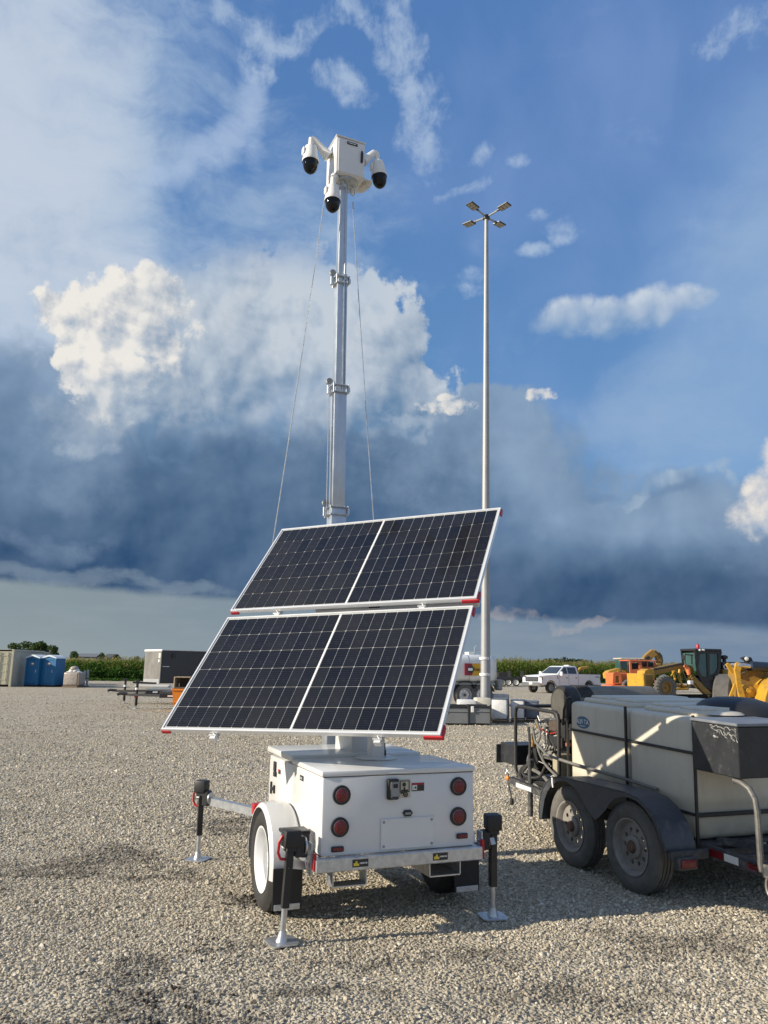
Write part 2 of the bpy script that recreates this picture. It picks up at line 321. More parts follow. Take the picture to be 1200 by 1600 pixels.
# ------------------------------------------------------------------ mesh helpers
def mtx(loc=(0, 0, 0), rot=(0, 0, 0), scale=None):
    m = Matrix.Translation(loc) @ Euler(rot).to_matrix().to_4x4()
    if scale: m = m @ Matrix.Diagonal((*scale, 1))
    return m
def frame_m(o, x, y, z):
    m = Matrix((x, y, z)).transposed().to_4x4(); m.translation = o; return m
class MB:
    def __init__(s, base=None): s.bm = bmesh.new(); s.base = base or Matrix.Identity(4)
    def box(s, c, d, rot=(0, 0, 0), bev=0., seg=1, m=None):
        M = s.base @ (m if m is not None else Matrix.Identity(4)) @ mtx(c, rot)
        tb = bmesh.new(); bmesh.ops.create_cube(tb, size=1, matrix=Matrix.Diagonal((*d, 1)))
        if bev: bmesh.ops.bevel(tb, geom=tb.edges[:], offset=bev, segments=seg, affect='EDGES', profile=.5)
        s.join(tb, M); return s
    def join(s, tb, M):
        vs = {}
        for v in tb.verts: vs[v] = s.bm.verts.new(M @ v.co)
        flip = M.determinant() < 0
        for f in tb.faces:
            l = [vs[v] for v in f.verts]
            if flip: l.reverse()
            try: s.bm.faces.new(l)
            except ValueError: pass
        tb.free()
    def poly(s, pts):
        try: s.bm.faces.new([s.bm.verts.new(s.base @ Vector(p)) for p in pts])
        except ValueError: pass
        return s
    def rings(s, rings, closed=False, caps=True):
        vr = [[s.bm.verts.new(s.base @ Vector(p)) for p in r] for r in rings]
        n = len(vr[0]); R_ = range(len(vr) if closed else len(vr) - 1)
        for i in R_:
            a, b = vr[i], vr[(i + 1) % len(vr)]
            for j in range(n): s.bm.faces.new((a[j], a[(j + 1) % n], b[(j + 1) % n], b[j]))
        if caps and not closed:
            s.bm.faces.new(list(reversed(vr[0]))); s.bm.faces.new(vr[-1])
        return s
    def tube(s, pts, r, n=8, closed=False, caps=True, sq=False):
        pts = [Vector(p) for p in pts]; rs = r if isinstance(r, (list, tuple)) else [r] * len(pts)
        N = len(pts); T = []
        for i in range(N):
            if closed: d = pts[(i + 1) % N] - pts[i - 1]
            else: d = pts[min(i + 1, N - 1)] - pts[max(i - 1, 0)]
            T.append(d.normalized())
        up = Vector((0, 0, 1)) if abs(T[0].z) < .9 else Vector((1, 0, 0))
        a = T[0].cross(up).normalized(); out = []
        ph = pi / 4 if sq else 0; n = 4 if sq else n; kf = sqrt(2) if sq else 1
        for i in range(N):
            a = (a - T[i] * a.dot(T[i])).normalized(); b = T[i].cross(a)
            out.append([pts[i] + (a * cos(2 * pi * j / n + ph) + b * sin(2 * pi * j / n + ph)) * rs[i] * kf for j in range(n)])
        return s.rings(out, closed, caps)
    def cyl(s, p, q, r, r2=None, n=14): return s.tube([p, q], [r, r if r2 is None else r2], n)
    def lathe(s, o, ax, prof, n=24, closed=False, caps=True):
        """prof: (radius, distance along axis)"""
        ax = Vector(ax).normalized(); o = Vector(o); up = Vector((0, 0, 1)) if abs(ax.z) < .9 else Vector((1, 0, 0))
        a = ax.cross(up).normalized(); b = ax.cross(a)
        return s.rings([[o + ax * h + (a * cos(2 * pi * j / n) + b * sin(2 * pi * j / n)) * max(r, 1e-4) for j in range(n)] for r, h in prof], closed, caps)
    def prism(s, poly, d0, d1, M=None):
        """poly in the local xz plane, extruded along y from d0 to d1"""
        M = M or Matrix.Identity(4)
        s.rings([[M @ Vector((x, d, z)) for x, z in poly] for d in (d0, d1)]); return s
    def plate(s, outer, holes, d0, d1, M=None, close=True):
        """flat plate with real holes, outline in xz, thickness along y"""
        M = s.base @ (M or Matrix.Identity(4)); tb = bmesh.new(); ed = []
        for lp in [outer] + holes:
            v = [tb.verts.new((x, d0, z)) for x, z in lp]
            ed += [tb.edges.new((v[i], v[(i + 1) % len(v)])) for i in range(len(v))]
        bmesh.ops.triangle_fill(tb, edges=ed, use_beauty=True)
        r = bmesh.ops.extrude_face_region(tb, geom=tb.faces[:])
        bmesh.ops.translate(tb, verts=[g for g in r['geom'] if isinstance(g, bmesh.types.BMVert)], vec=(0, d1 - d0, 0))
        s.join(tb, M); return s
    def ball(s, c, r, sc=(1, 1, 1), u=16, v=10, m=None, rot=(0, 0, 0)):
        tb = bmesh.new(); bmesh.ops.create_uvsphere(tb, u_segments=u, v_segments=v, radius=r)
        s.join(tb, s.base @ (m or Matrix.Identity(4)) @ mtx(c, rot, sc)); return s
    def build(s, name, material, parent=None, label=None, smooth=35, kind=None, world=False):
        bm = s.bm
        bmesh.ops.recalc_face_normals(bm, faces=bm.faces[:])
        if world and parent is not None: bmesh.ops.transform(bm, matrix=INV[root_of(parent).name], verts=bm.verts[:])
        me = bpy.data.meshes.new(name); bm.to_mesh(me); bm.free()
        if smooth:
            me.polygons.foreach_set('use_smooth', [True] * len(me.polygons)); me.set_sharp_from_angle(angle=R(smooth))
        me.materials.append(material)
        o = bpy.data.objects.new(name, me); COL.objects.link(o); o.parent = parent
        if label: o['label'] = label
        if kind: o['kind'] = kind
        return o
INV = {}
def root_of(o):
    while o.parent is not None: o = o.parent
    return o
def thing(name, label, cat, loc=(0, 0, 0), rz=0., group=None, rot=None):
    o = bpy.data.objects.new(name, None); COL.objects.link(o); o.empty_display_size = .2
    o.location = loc; o.rotation_euler = rot if rot else (0, 0, rz); o['label'] = label; o['category'] = cat
    if group: o['group'] = group
    INV[o.name] = mtx(loc, o.rotation_euler).inverted(); return o
def tag(o, label, cat, group=None, kind=None):
    if label: o['label'] = label
    if cat: o['category'] = cat
    if group: o['group'] = group
    if kind: o['kind'] = kind
    return o
def kids(o): return [c for c in bpy.data.objects if c.parent == o]
def copy_tree(o, parent=None, km=None):
    if km is None:
        km = {}
        for c in bpy.data.objects:
            if c.parent: km.setdefault(c.parent.name, []).append(c)
    c = o.copy(); COL.objects.link(c); c.parent = parent
    for ch in km.get(o.name, []): copy_tree(ch, c, km)
    return c
def circ(r, n=20, c=(0, 0), ph=0.): return [(c[0] + r * cos(2 * pi * i / n + ph), c[1] + r * sin(2 * pi * i / n + ph)) for i in range(n)]
def text_bm(body, size, M, extrude=.001, font_sx=1., bold=0.):
    cu = bpy.data.curves.new('t', 'FONT'); cu.body = body; cu.size = size; cu.extrude = extrude; cu.align_x = 'CENTER'; cu.align_y = 'CENTER'; cu.offset = bold
    o = bpy.data.objects.new('t', cu); me = o.to_mesh(); b = MB(); tb = bmesh.new(); tb.from_mesh(me)
    b.join(tb, M @ Matrix.Diagonal((font_sx, 1, 1, 1))); o.to_mesh_clear(); bpy.data.objects.remove(o); bpy.data.curves.remove(cu); return b
def tiny_print(M, w, h, m, par, n=6):
    """print too small to read: a row of uneven strokes"""
    b = MB(M); x = -w / 2
    for i in range(n):
        k = w / n * (.55 + .3 * ((i * 7) % 3) / 2); b.box((x + k / 2, 0, 0), (k, h * (.75 + .25 * ((i * 5) % 2)), .0008)); x += w / n
    return b.build('small_print', m, par, smooth=0, kind='stuff')
def lin(a, b, t): return a + (b - a) * t
def gpx(px, py, z=0.):
    d = CF + (px - 600) / FPX * CR - (py - 800) / FPX * CU; t = (z - CAM_H) / d.z
    return Vector((d.x * t, d.y * t, z))
def atpx(px, py, Y):
    d = CF + (px - 600) / FPX * CR - (py - 800) / FPX * CU; t = Y / d.y
    return Vector((d.x * t, Y, CAM_H + d.z * t))

def wheel(parent, c, r, w, ax, rim_r, tyre_m, rim_m, hub_m=None, holes=8, detail=True, nut=False, lug=False, dish=.03, n=36):
    """tyre with rim and hub; ax is the outward direction"""
    ax = Vector(ax).normalized(); c = Vector(c)
    hw = w / 2; k = .012 * r / .33
    prof = [(rim_r, -hw * .75), (rim_r + (r - rim_r) * .25, -hw * .93), (rim_r + (r - rim_r) * .55, -hw), (r - k * 2.2, -hw * .88), (r, -hw * .66)]
    if detail:
        for g in (-.33, 0, .33): prof += [(r, hw * (g - .06)), (r - k * .8, hw * (g - .04)), (r - k * .8, hw * (g + .04)), (r, hw * (g + .06))]
    prof += [(r, hw * .66), (r - k * 2.2, hw * .88), (rim_r + (r - rim_r) * .55, hw), (rim_r + (r - rim_r) * .25, hw * .93), (rim_r, hw * .75)]
    b = MB(); b.lathe(c, ax, prof, n, caps=False)
    b.lathe(c, ax, [(rim_r, -hw * .75), (rim_r - .005, 0), (rim_r, hw * .75)], n, caps=False)
    up = Vector((0, 0, 1)); t = ax.cross(up).normalized()
    if lug:
        nl = 22
        for i in range(nl):
            for sd in (-1, 1):
                a = 2 * pi * (i + (.5 if sd > 0 else 0)) / nl; rad = t * cos(a) + up * sin(a); tn = -t * sin(a) + up * cos(a)
                fm = frame_m(c + rad * r + ax * sd * hw * .5, ax, tn, rad); b.box((0, 0, 0), (hw * .95, r * .10, r * .09), (0, 0, sd * .5), m=fm)
    T = b.build('wheel', tyre_m, parent)
    fm = frame_m(c, t, ax, up)       # local x = tangent, y = outward, z = up
    b = MB()
    b.lathe(c, ax, [(rim_r * .99, -hw * .72), (rim_r * .93, -hw * .6), (rim_r * .90, 0), (rim_r * .93, hw * .62), (rim_r * 1.03, hw * .80), (rim_r * 1.04, hw * .88), (rim_r * .99, hw * .88), (rim_r * .93, hw * .74), (rim_r * .86, hw * .3)], n, caps=False)
    d = hw * .30 - dish
    if holes:
        hl = [circ(rim_r * .095, 8, (cos(2 * pi * i / holes) * rim_r * .60, sin(2 * pi * i / holes) * rim_r * .60)) for i in range(holes)]
        b.plate(circ(rim_r * .88, 28), hl, d - .012, d, M=fm)
    else: b.lathe(c, ax, [(rim_r * .88, d - .01), (rim_r * .7, d), (rim_r * .3, d + .02)], n)
    b.lathe(c, ax, [(rim_r * .42, d - .01), (rim_r * .40, d + .018), (rim_r * .34, d + .026)], n)
    Rm = b.build('rim', rim_m, T)
    if hub_m:
        b = MB(); b.lathe(c, ax, [(rim_r * .24, d), (rim_r * .23, d + .035), (rim_r * .18, d + .05), (rim_r * .03, d + .054)], 18)
        if nut:
            for i in range(5):
                a = 2 * pi * i / 5 + .3; p = c + (t * cos(a) + up * sin(a)) * rim_r * .31; b.lathe(p, ax, [(.011, d), (.011, d + .045)], 6)
        b.build('hub', hub_m, T)
    return T

# ------------------------------------------------------------------ ground
def ground_z(x, y):
    r = np.sqrt(x * x + y * y); k = np.clip(1.2 - r / 40, 0, 1)
    z = .010 * np.sin(x * 1.7 + 1.3 * np.sin(y * .9)) * np.sin(y * 1.3 + .8) + .006 * np.sin(x * 4.1 + 2) * np.sin(y * 3.7 + x) + .003 * np.sin(x * 11 + y * 5) * np.sin(y * 9 - x * 3)
    return z * k
GRAVEL = [S(182, 172, 154), S(150, 141, 126)]
def dirt_mask(P3, fine):
    """damp dark earth showing in worn places, laid out by position on the ground"""
    sp = X.t.nodes.new('ShaderNodeSeparateXYZ'); X.t.links.new(P3, sp.inputs[0]); x, y = X(sp.outputs[0]), X(sp.outputs[1])
    w = noise(P3, 2.2, 4, .65, off=(3, 9, 0)) - .5; w_ = noise(P3, 2.2, 4, .65, off=(13, 2, 0)) - .5
    x2, y2 = x + w * 1.2, y + w_ * 1.2
    def bl(px, py, rx, ry, rot=0, k=1.):
        p = gpx(px, py); c, s = cos(R(rot)), sin(R(rot)); u = x2 - p.x; v = y2 - p.y
        a = u * (c / rx) + v * (s / rx); b = v * (c / ry) - u * (s / ry)
        return (1 - (a * a + b * b)) * k
    m = None
    for q in ((130, 1350, .75, .35, 15), (175, 1332, .4, .5, 0), (205, 1350, .3, .2, 0), (60, 1370, .5, .2, 0), (365, 1285, .55, .3, 20), (352, 1300, .45, .25, 0), (250, 1365, .5, .12, 0), (390, 1405, .25, .2, 0),
              (220, 1515, .28, .16, 0), (225, 1560, .35, .14, 10), (330, 1480, .22, .1, 0), (310, 1600, .6, .13, 0), (160, 1580, .3, .12, 0), (505, 1550, .5, .12, 0, .8), (640, 1500, .8, .15, 5, .7),
              (900, 1560, .8, .25, 8, .6), (1100, 1480, .9, .3, 0, .7), (60, 1600, .3, .1, 0)):
        b = bl(*q); m = b if m is None else xmax(m, b)
    broad = noise(P3, .55, 4, .6, off=(1, 1, 0))
    return sstep(m * .85 + (fine - .5) * 2.6 + (broad - .54) * 1.5, -.22, 1.0), broad
def ground_material():
    m = bpy.data.materials.new('gravel_ground'); m.use_nodes = True; t = m.node_tree; b = t.nodes['Principled BSDF']; X.t = t
    g = t.nodes.new('ShaderNodeNewGeometry'); P3 = g.outputs['Position']
    fine = noise(P3, 9, 5, .7)
    mk, broad = dirt_mask(P3, fine)
    vd = t.nodes.new('ShaderNodeTexVoronoi'); vd.inputs['Scale'].default_value = 42; t.links.new(P3, vd.inputs['Vector'])
    vs = t.nodes.new('ShaderNodeSeparateColor'); t.links.new(vd.outputs['Color'], vs.inputs[0])
    tone = X(vs.outputs[0])
    vd2 = t.nodes.new('ShaderNodeTexVoronoi'); vd2.inputs['Scale'].default_value = 14; t.links.new(P3, vd2.inputs['Vector'])
    vs2 = t.nodes.new('ShaderNodeSeparateColor'); t.links.new(vd2.outputs['Color'], vs2.inputs[0])
    tone2 = X(vs2.outputs[0]); n0 = noise(P3, 1.7, 5, .65)
    k = clamp01(tone * .55 + tone2 * .30 + (n0 - .5) * .9 + .10 + (broad - .5) * .6)
    c = mixc(k, (.25, .212, .155), (.61, .545, .425))
    c = mixc(mk * .8, c, (.060, .050, .040))
    # wheel-worn paths far across the yard, lighter and darker
    tr = noise(P3, .16, 4, .6, dist=.6)
    c = mixc(sstep(tr, .40, .72) * .45, c, (.47, .435, .37))
    t.links.new(c, b.inputs['Base Color']); b.inputs['Roughness'].default_value = .95; b.inputs['Specular IOR Level'].default_value = .2
    h = X(vd.outputs['Distance']) * -.5 + X(vd2.outputs['Distance']) * -.35 + noise(P3, 70, 3, .6) * .3 + n0 * .6
    bn = t.nodes.new('ShaderNodeBump'); bn.inputs['Strength'].default_value = 1.; bn.inputs['Distance'].default_value = .05
    t.links.new(h.v, bn.inputs['Height']); t.links.new(bn.outputs[0], b.inputs['Normal'])
    return m
rad = [0.] + list(np.geomspace(1.5, 60, 210)) + list(np.geomspace(64, 4000, 40)); NA = 360
vs, fs = [(0, 0, 0)], []
for r in rad[1:]:
    a = np.arange(NA) * 2 * pi / NA; x = r * np.sin(a); y = r * np.cos(a); z = ground_z(x, y); vs += list(zip(x, y, z))
for j in range(NA): fs.append((0, 1 + (j + 1) % NA, 1 + j))
for i in range(len(rad) - 2):
    o = 1 + i * NA
    for j in range(NA): k = (j + 1) % NA; fs.append((o + j, o + k, o + NA + k, o + NA + j))
me = bpy.data.meshes.new('ground'); me.from_pydata(vs, [], fs); me.polygons.foreach_set('use_smooth', [True] * len(fs))
me.flip_normals() if me.polygons[500].normal.z < 0 else None
me.materials.append(ground_material()); go = bpy.data.objects.new('ground', me); COL.objects.link(go); go['kind'] = 'structure'

# loose stones: one ground cover of many chips, instanced on points
rng = np.random.default_rng(5)
def stone_points():
    P, Sc = [], []
    for (r0, r1, dens, s0, s1) in ((3.4, 5.6, 4700, .005, .0108), (5.6, 8, 3200, .0058, .0122), (8, 12, 1500, .0075, .0145), (12, 20, 420, .010, .019), (20, 28, 110, .013, .023), (28, 38, 34, .015, .026), (38, 50, 9, .018, .03)):
        th = R(37); area = (r1 * r1 - r0 * r0) * th; n = int(area * dens)
        r = np.sqrt(rng.uniform(r0 * r0, r1 * r1, n)); a = rng.uniform(-th, th, n)
        x, y = r * np.sin(a), r * np.cos(a)
        # thinner where the surface is worn
        q = np.sin(x * 2.1 + np.sin(y * 1.7) * 2) * np.sin(y * 2.4 + x * .7); lane = np.exp(-((np.mod(y - .28 * x + .5 * np.sin(x * .5), 3.1) - 1.2) / .34) ** 2) + np.exp(-((np.mod(y + .55 * x + 1.0, 4.3) - 2) / .30) ** 2)
        keep = rng.uniform(0, 1, n) < .84 + .20 * q - .42 * np.clip(lane, 0, 1)
        x, y = x[keep], y[keep]; s = s0 + (s1 - s0) * rng.power(.55, len(x)) * 1.; s = s * (1 + (rng.uniform(0, 1, len(x)) > .97) * .7)
        P.append(np.stack([x, y, ground_z(x, y) + s * rng.uniform(-.05, .35, len(x))], 1)); Sc.append(s)
    return np.concatenate(P), np.concatenate(Sc)
PP, SS = stone_points(); n = len(PP)
me = bpy.data.meshes.new('gravel_stones'); me.vertices.add(n); me.vertices.foreach_set('co', PP.ravel().astype(np.float32))
def attr(nm, ty, fld, arr):
    a = me.attributes.new(nm, ty, 'POINT'); a.data.foreach_set(fld, np.ascontiguousarray(arr, dtype=np.float32 if ty != 'INT' else np.int32).ravel())
attr('rot', 'FLOAT_VECTOR', 'vector', np.stack([rng.uniform(-.6, .6, n), rng.uniform(-.6, .6, n), rng.uniform(0, 6.28, n)], 1))
attr('siz', 'FLOAT_VECTOR', 'vector', SS[:, None] * np.stack([rng.uniform(.8, 1.35, n), rng.uniform(.7, 1.15, n), rng.uniform(.5, .95, n)], 1))
attr('tone', 'FLOAT', 'value', rng.beta(2., 2.4, n)); attr('pick', 'INT', 'value', rng.integers(0, 6, n))
def stone_material():
    m = bpy.data.materials.new('gravel_stone'); m.use_nodes = True; t = m.node_tree; b = t.nodes['Principled BSDF']; X.t = t
    a = t.nodes.new('ShaderNodeAttribute'); a.attribute_type = 'INSTANCER'; a.attribute_name = 'tone'; tone = X(a.outputs['Fac'])
    g = t.nodes.new('ShaderNodeNewGeometry'); P3 = g.outputs['Position']
    mk, broad = dirt_mask(P3, noise(P3, 9, 5, .7))
    rp = t.nodes.new('ShaderNodeValToRGB'); t.links.new(tone.v, rp.inputs[0]); e = rp.color_ramp.elements
    e[0].color = (.23, .20, .155, 1); e[1].color = (.76, .71, .60, 1); e[1].position = .95
    for p, c in ((.3, (.41, .355, .262)), (.5, (.50, .440, .335)), (.7, (.58, .518, .405))): q = e.new(p); q.color = (*c, 1)
    c = mixc(clamp01((noise(P3, .9, 5, .65, off=(4, 4, 0)) - .46) * 3.2) * .30, rp.outputs[0], (.24, .205, .155))
    c = mixc(mk * .68, c, (.075, .063, .052))
    c = mixc(sstep(noise(P3, 160, 3, .6), .4, .75) * .35, c, (.30, .275, .23))
    t.links.new(c, b.inputs['Base Color']); b.inputs['Roughness'].default_value = .85; b.inputs['Specular IOR Level'].default_value = .3
    return m
me.materials.append(stone_material())
so_ = bpy.data.objects.new('gravel_stones', me); COL.objects.link(so_)
tag(so_, 'loose pale limestone gravel covering the yard', 'gravel', kind='stuff')
ng = bpy.data.node_groups.new('stones', 'GeometryNodeTree')
ng.interface.new_socket('Geometry', in_out='INPUT', socket_type='NodeSocketGeometry'); ng.interface.new_socket('Geometry', in_out='OUTPUT', socket_type='NodeSocketGeometry')
gi, g2 = ng.nodes.new('NodeGroupInput'), ng.nodes.new('NodeGroupOutput'); L = ng.links.new
iop = ng.nodes.new('GeometryNodeInstanceOnPoints'); iop.inputs['Pick Instance'].default_value = True
gti = ng.nodes.new('GeometryNodeGeometryToInstance')
for k in range(6):
    ico = ng.nodes.new('GeometryNodeMeshIcoSphere'); ico.inputs['Radius'].default_value = 1; ico.inputs['Subdivisions'].default_value = 2 if k < 3 else 1
    ps = ng.nodes.new('GeometryNodeInputPosition'); nz = ng.nodes.new('ShaderNodeTexNoise'); nz.inputs['Scale'].default_value = .75; nz.inputs['Detail'].default_value = 1
    ad = ng.nodes.new('ShaderNodeVectorMath'); ad.operation = 'ADD'; L(ps.outputs[0], ad.inputs[0]); ad.inputs[1].default_value = (k * 3.7, k * 1.3, 7); L(ad.outputs[0], nz.inputs['Vector'])
    sb_ = ng.nodes.new('ShaderNodeVectorMath'); sb_.operation = 'SUBTRACT'; L(nz.outputs['Color'], sb_.inputs[0]); sb_.inputs[1].default_value = (.5, .5, .5)
    sc_ = ng.nodes.new('ShaderNodeVectorMath'); sc_.operation = 'SCALE'; L(sb_.outputs[0], sc_.inputs[0]); sc_.inputs['Scale'].default_value = 2.1
    sp_ = ng.nodes.new('GeometryNodeSetPosition'); L(ico.outputs[0], sp_.inputs[0]); L(sc_.outputs[0], sp_.inputs['Offset']); 
    sm_ = ng.nodes.new('GeometryNodeSetMaterial'); L(sp_.outputs[0], sm_.inputs[0]); sm_.inputs['Material'].default_value = me.materials[0]
    L(sm_.outputs[0], gti.inputs[0])
L(gti.outputs[0], iop.inputs['Instance']); L(gi.outputs[0], iop.inputs['Points'])
def named(nm, ty):
    a = ng.nodes.new('GeometryNodeInputNamedAttribute'); a.data_type = ty; a.inputs[0].default_value = nm; return a.outputs[0]
L(named('siz', 'FLOAT_VECTOR'), iop.inputs['Scale']); L(named('pick', 'INT'), iop.inputs['Instance Index'])
er = ng.nodes.new('FunctionNodeEulerToRotation'); L(named('rot', 'FLOAT_VECTOR'), er.inputs[0]); L(er.outputs[0], iop.inputs['Rotation'])
L(iop.outputs[0], g2.inputs[0])
md = so_.modifiers.new('stones', 'NODES'); md.node_group = ng

# dark clods of earth kicked up on the gravel
clod_m = mat('dark_earth', (.045, .037, .030), .95, var=.4, vscale=30, bump=.004, bscale=90)
b = MB()
for (px, py, nn, sp) in ((378, 1283, 16, .10), (365, 1296, 12, .16), (388, 1404, 16, .09), (402, 1400, 6, .05), (205, 1328, 14, .18), (190, 1352, 14, .2), (228, 1600, 10, .08), (215, 1560, 16, .15), (320, 1476, 12, .07), (340, 1500, 8, .08), (160, 1335, 10, .2), (300, 1590, 16, .2), (130, 1362, 10, .3), (262, 1540, 8, .1)):
    p = gpx(px, py)
    for i in range(nn * 2):
        q = p + Vector((random.gauss(0, sp), random.gauss(0, sp), 0)); s = random.uniform(.004, .013); b.ball((q.x, q.y, s * .3), s, (random.uniform(.8, 1.5), random.uniform(.7, 1.2), random.uniform(.4, .8)), 7, 5, rot=(random.random(), random.random(), random.random() * 6))
o = b.build('earth_clods', clod_m); tag(o, 'small dark clods of earth scattered on the gravel', 'earth', kind='stuff')

# ------------------------------------------------------------------ surveillance trailer
TR = R(21.5)
ST = thing('surveillance_trailer', 'white solar surveillance trailer with two tilted panels and a tall camera mast', 'trailer', (-.36, 5.065, 0), TR)
TI = INV[ST.name]
def tl(p): return TI @ Vector(p)          # world to trailer coordinates
BW, BL_, Z0, ZT = 1.065, 1.43, .475, .945
# body shell with panel seams
b = MB()
b.box((BW / 2, .36, (Z0 + ZT) / 2), (BW, .72, ZT - Z0), bev=.012, seg=2)
b.box((BW / 2 - .03, .72 + .35, (Z0 + ZT) / 2 - .004), (BW - .07, .71, ZT - Z0 - .01), bev=.012, seg=2)
b.build('housing', white, ST)
b = MB(); b.box((.012, 1.12, .70), (.012, .62, .40), bev=.003); b.build('side_door', white, ST)
# lids
b = MB(); b.box((BW / 2, .355, ZT + .019), (BW + .016, .73, .034), bev=.008, seg=2); rl = b.build('rear_lid', white, ST)
b = MB(); b.box((BW / 2, -.012, ZT + .012), (.16, .008, .006), bev=.002); b.build('pull_lip', alu, rl)
b = MB(); b.box((BW / 2 - .040, .725 + .36, ZT + .036), (BW - .050, .72, .042), bev=.008, seg=2); fl_ = b.build('front_lid', white, ST)
for y in (1.0, 1.16): b = MB(); b.box((-.002, y, ZT + .035), (.02, .07, .016), bev=.003); b.build('hinge', galv, fl_)
# dark joint under the rear lid
b = MB(); b.box((BW / 2, .355, ZT + .001), (BW - .006, .712, .006)); b.build('lid_seal', black, ST)
# frame rail, galvanised
b = MB(); b.box((BW / 2, -.018, Z0 - .042), (BW + .085, .05, .082), bev=.006); b.build('rear_rail', galv, ST)
for u in (-.015, BW + .015):
    b = MB(); b.box((u, .80, Z0 - .042), (.05, 1.56, .078), bev=.006); b.build('side_rail', galv, ST)
b = MB(); b.box((BW / 2, .80, Z0 - .005), (BW - .06, 1.4, .012)); b.build('floor_pan', black, ST)
for u in (.20, .86):                       # fork lift pockets under the rear rail
    b = MB()
    zc = Z0 - .135 if u < .5 else Z0 - .125
    w_, h_, tk = .22, .10, .008; ln_ = .12 if u < .5 else .40
    for dx_, dz_, sx, sz in ((0, h_ / 2, w_, tk), (0, -h_ / 2, w_, tk), (-w_ / 2, 0, tk, h_), (w_ / 2, 0, tk, h_)): b.box((u, ln_ / 2 + .02, zc + dz_), (sx, ln_, tk), ) if sz == tk else b.box((u + dx_, ln_ / 2 + .02, zc), (tk, ln_, h_ - tk))
    b.build('fork_pocket', galv, ST)
b = MB(); b.cyl((-.12, .72, .34), (BW + .12, .72, .34), .032); b.build('axle', black, ST)
# tongue
b = MB()
for u in (.05, BW - .05): b.tube([(u, 1.5, Z0 - .06), (BW / 2 + (u - BW / 2) * .12, 2.7, Z0 - .06)], .035, sq=True)
b.build('drawbar', galv, ST)
b = MB(); b.tube([(BW / 2, 2.65, Z0 - .05), (BW / 2, 2.95, Z0 - .04), (BW / 2, 3.05, Z0 - .02)], [.05, .04, .03], 10); b.build('coupler', black, ST)
# tail lights
def tail_light(u, z, r=.058):
    b = MB(); b.lathe((u, 0, z), (0, -1, 0), [(r * .74, 0.001), (r * .78, .012), (r, .014), (r * 1.02, .006), (r * 1.02, 0.0)], 28, caps=False); bz = b.build('tail_light', blackp, ST)
    b = MB(); b.lathe((u, 0, z), (0, -1, 0), [(r * .79, .001), (r * .77, .013), (r * .70, .017)], 28, caps=False)
    b.build('clear_ring', clearlens, bz)
    b = MB(); b.lathe((u, 0, z), (0, -1, 0), [(r * .71, .016), (r * .5, .021), (r * .2, .0235), (.0, .024)], 28, caps=False)
    for i in range(7):
        a = 2 * pi * i / 7; b.ball((u + cos(a) * r * .42, -.019, z + sin(a) * r * .42), r * .14, (1, .5, 1), 8, 6)
    b.build('red_lens', redlens, bz)
for u, z in ((.125, .835), (.118, .645), (.947, .855), (.945, .665)): tail_light(u, z)
for u, z in ((.105, .517), (.972, .542)):
    b = MB(); b.box((u, -.008, z), (.082, .016, .034), bev=.007, seg=2); mk_ = b.build('marker_lamp', blackp, ST)
    b = MB(); b.box((u, -.017, z), (.066, .008, .022), bev=.004); b.build('red_lens', redlens, mk_)
b = MB(); b.box((-.006, .30, .572), (.012, .05, .03), bev=.004); b.build('side_marker', red, ST)
# bolted access panel on the back
pc_ = (.580, .585)
b = MB(); b.box((pc_[0], -.006, pc_[1]), (.375, .010, .185), bev=.003); ap = b.build('access_panel', white, ST)
for sx in (-1, 1):
    for sz in (-1, 1):
        b = MB(); b.lathe((pc_[0] + sx * .168, -.010, pc_[1] + sz * .073), (0, -1, 0), [(.009, 0), (.009, .003), (.005, .006)], 12); b.build('screw', grey, ap)
b = MB(); b.prism([(-.034, 0), (-.02, -.020), (.02, -.020), (.034, 0), (.02, .018), (-.02, .018)], -.014, 0, mtx((.578, 0, .706))); lt = b.build('paddle_latch', blackp, ST)
b = MB(); b.box((.578, -.016, .704), (.042, .006, .014), bev=.002); b.build('latch_key_plate', grey, lt)
# key safe, sticker and warning label
b = MB(); b.box((.468, -.018, .858), (.080, .036, .128), bev=.010, seg=2); ks = b.build('key_safe', blackp, ST)
b = MB(); b.box((.476, -.038, .855), (.060, .006, .100), bev=.006); b.build('safe_face', grey, ks)
b = MB(); b.box((.476, -.043, .880), (.034, .006, .024), bev=.003); b.build('safe_keypad', blackp, ks); b = MB(); b.box((.476, -.042, .812), (.040, .003, .006)); b.build('safe_name_strip', blackp, ks)
b = MB(); b.box((.556, -.0035, .856), (.084, .005, .112), bev=.002); sk = b.build('logo_sticker', cream, ST)
b = MB()          # figure in a frame above a wheeled board
o_ = (.556, -.0085, .856)
for c_, d_ in (((-.031, 0, .016), (.004, .003, .064)), ((.031, 0, .016), (.004, .003, .064)), ((0, 0, .048), (.066, .003, .004)), ((0, 0, -.018), (.066, .003, .006))): b.box((o_[0] + c_[0], o_[1], o_[2] + c_[2]), d_)
b.lathe((o_[0] - .004, o_[1] + .002, o_[2] + .026), (0, -1, 0), [(.013, 0), (.013, .003)], 14)
b.box((o_[0] - .002, o_[1], o_[2] - .003), (.010, .003, .024)); b.box((o_[0], o_[1], o_[2] - .010), (.046, .003, .008))
b.lathe((o_[0] + .006, o_[1] + .002, o_[2] - .036), (0, -1, 0), [(.017, 0), (.017, .003), (.010, .003), (.010, 0)], 18, caps=False)
b.lathe((o_[0] + .006, o_[1] + .002, o_[2] - .036), (0, -1, 0), [(.006, 0), (.006, .003)], 12)
b.box((o_[0] - .018, o_[1], o_[2] - .026), (.022, .003, .009)); b.build('printed_figure', decal_blk, sk)
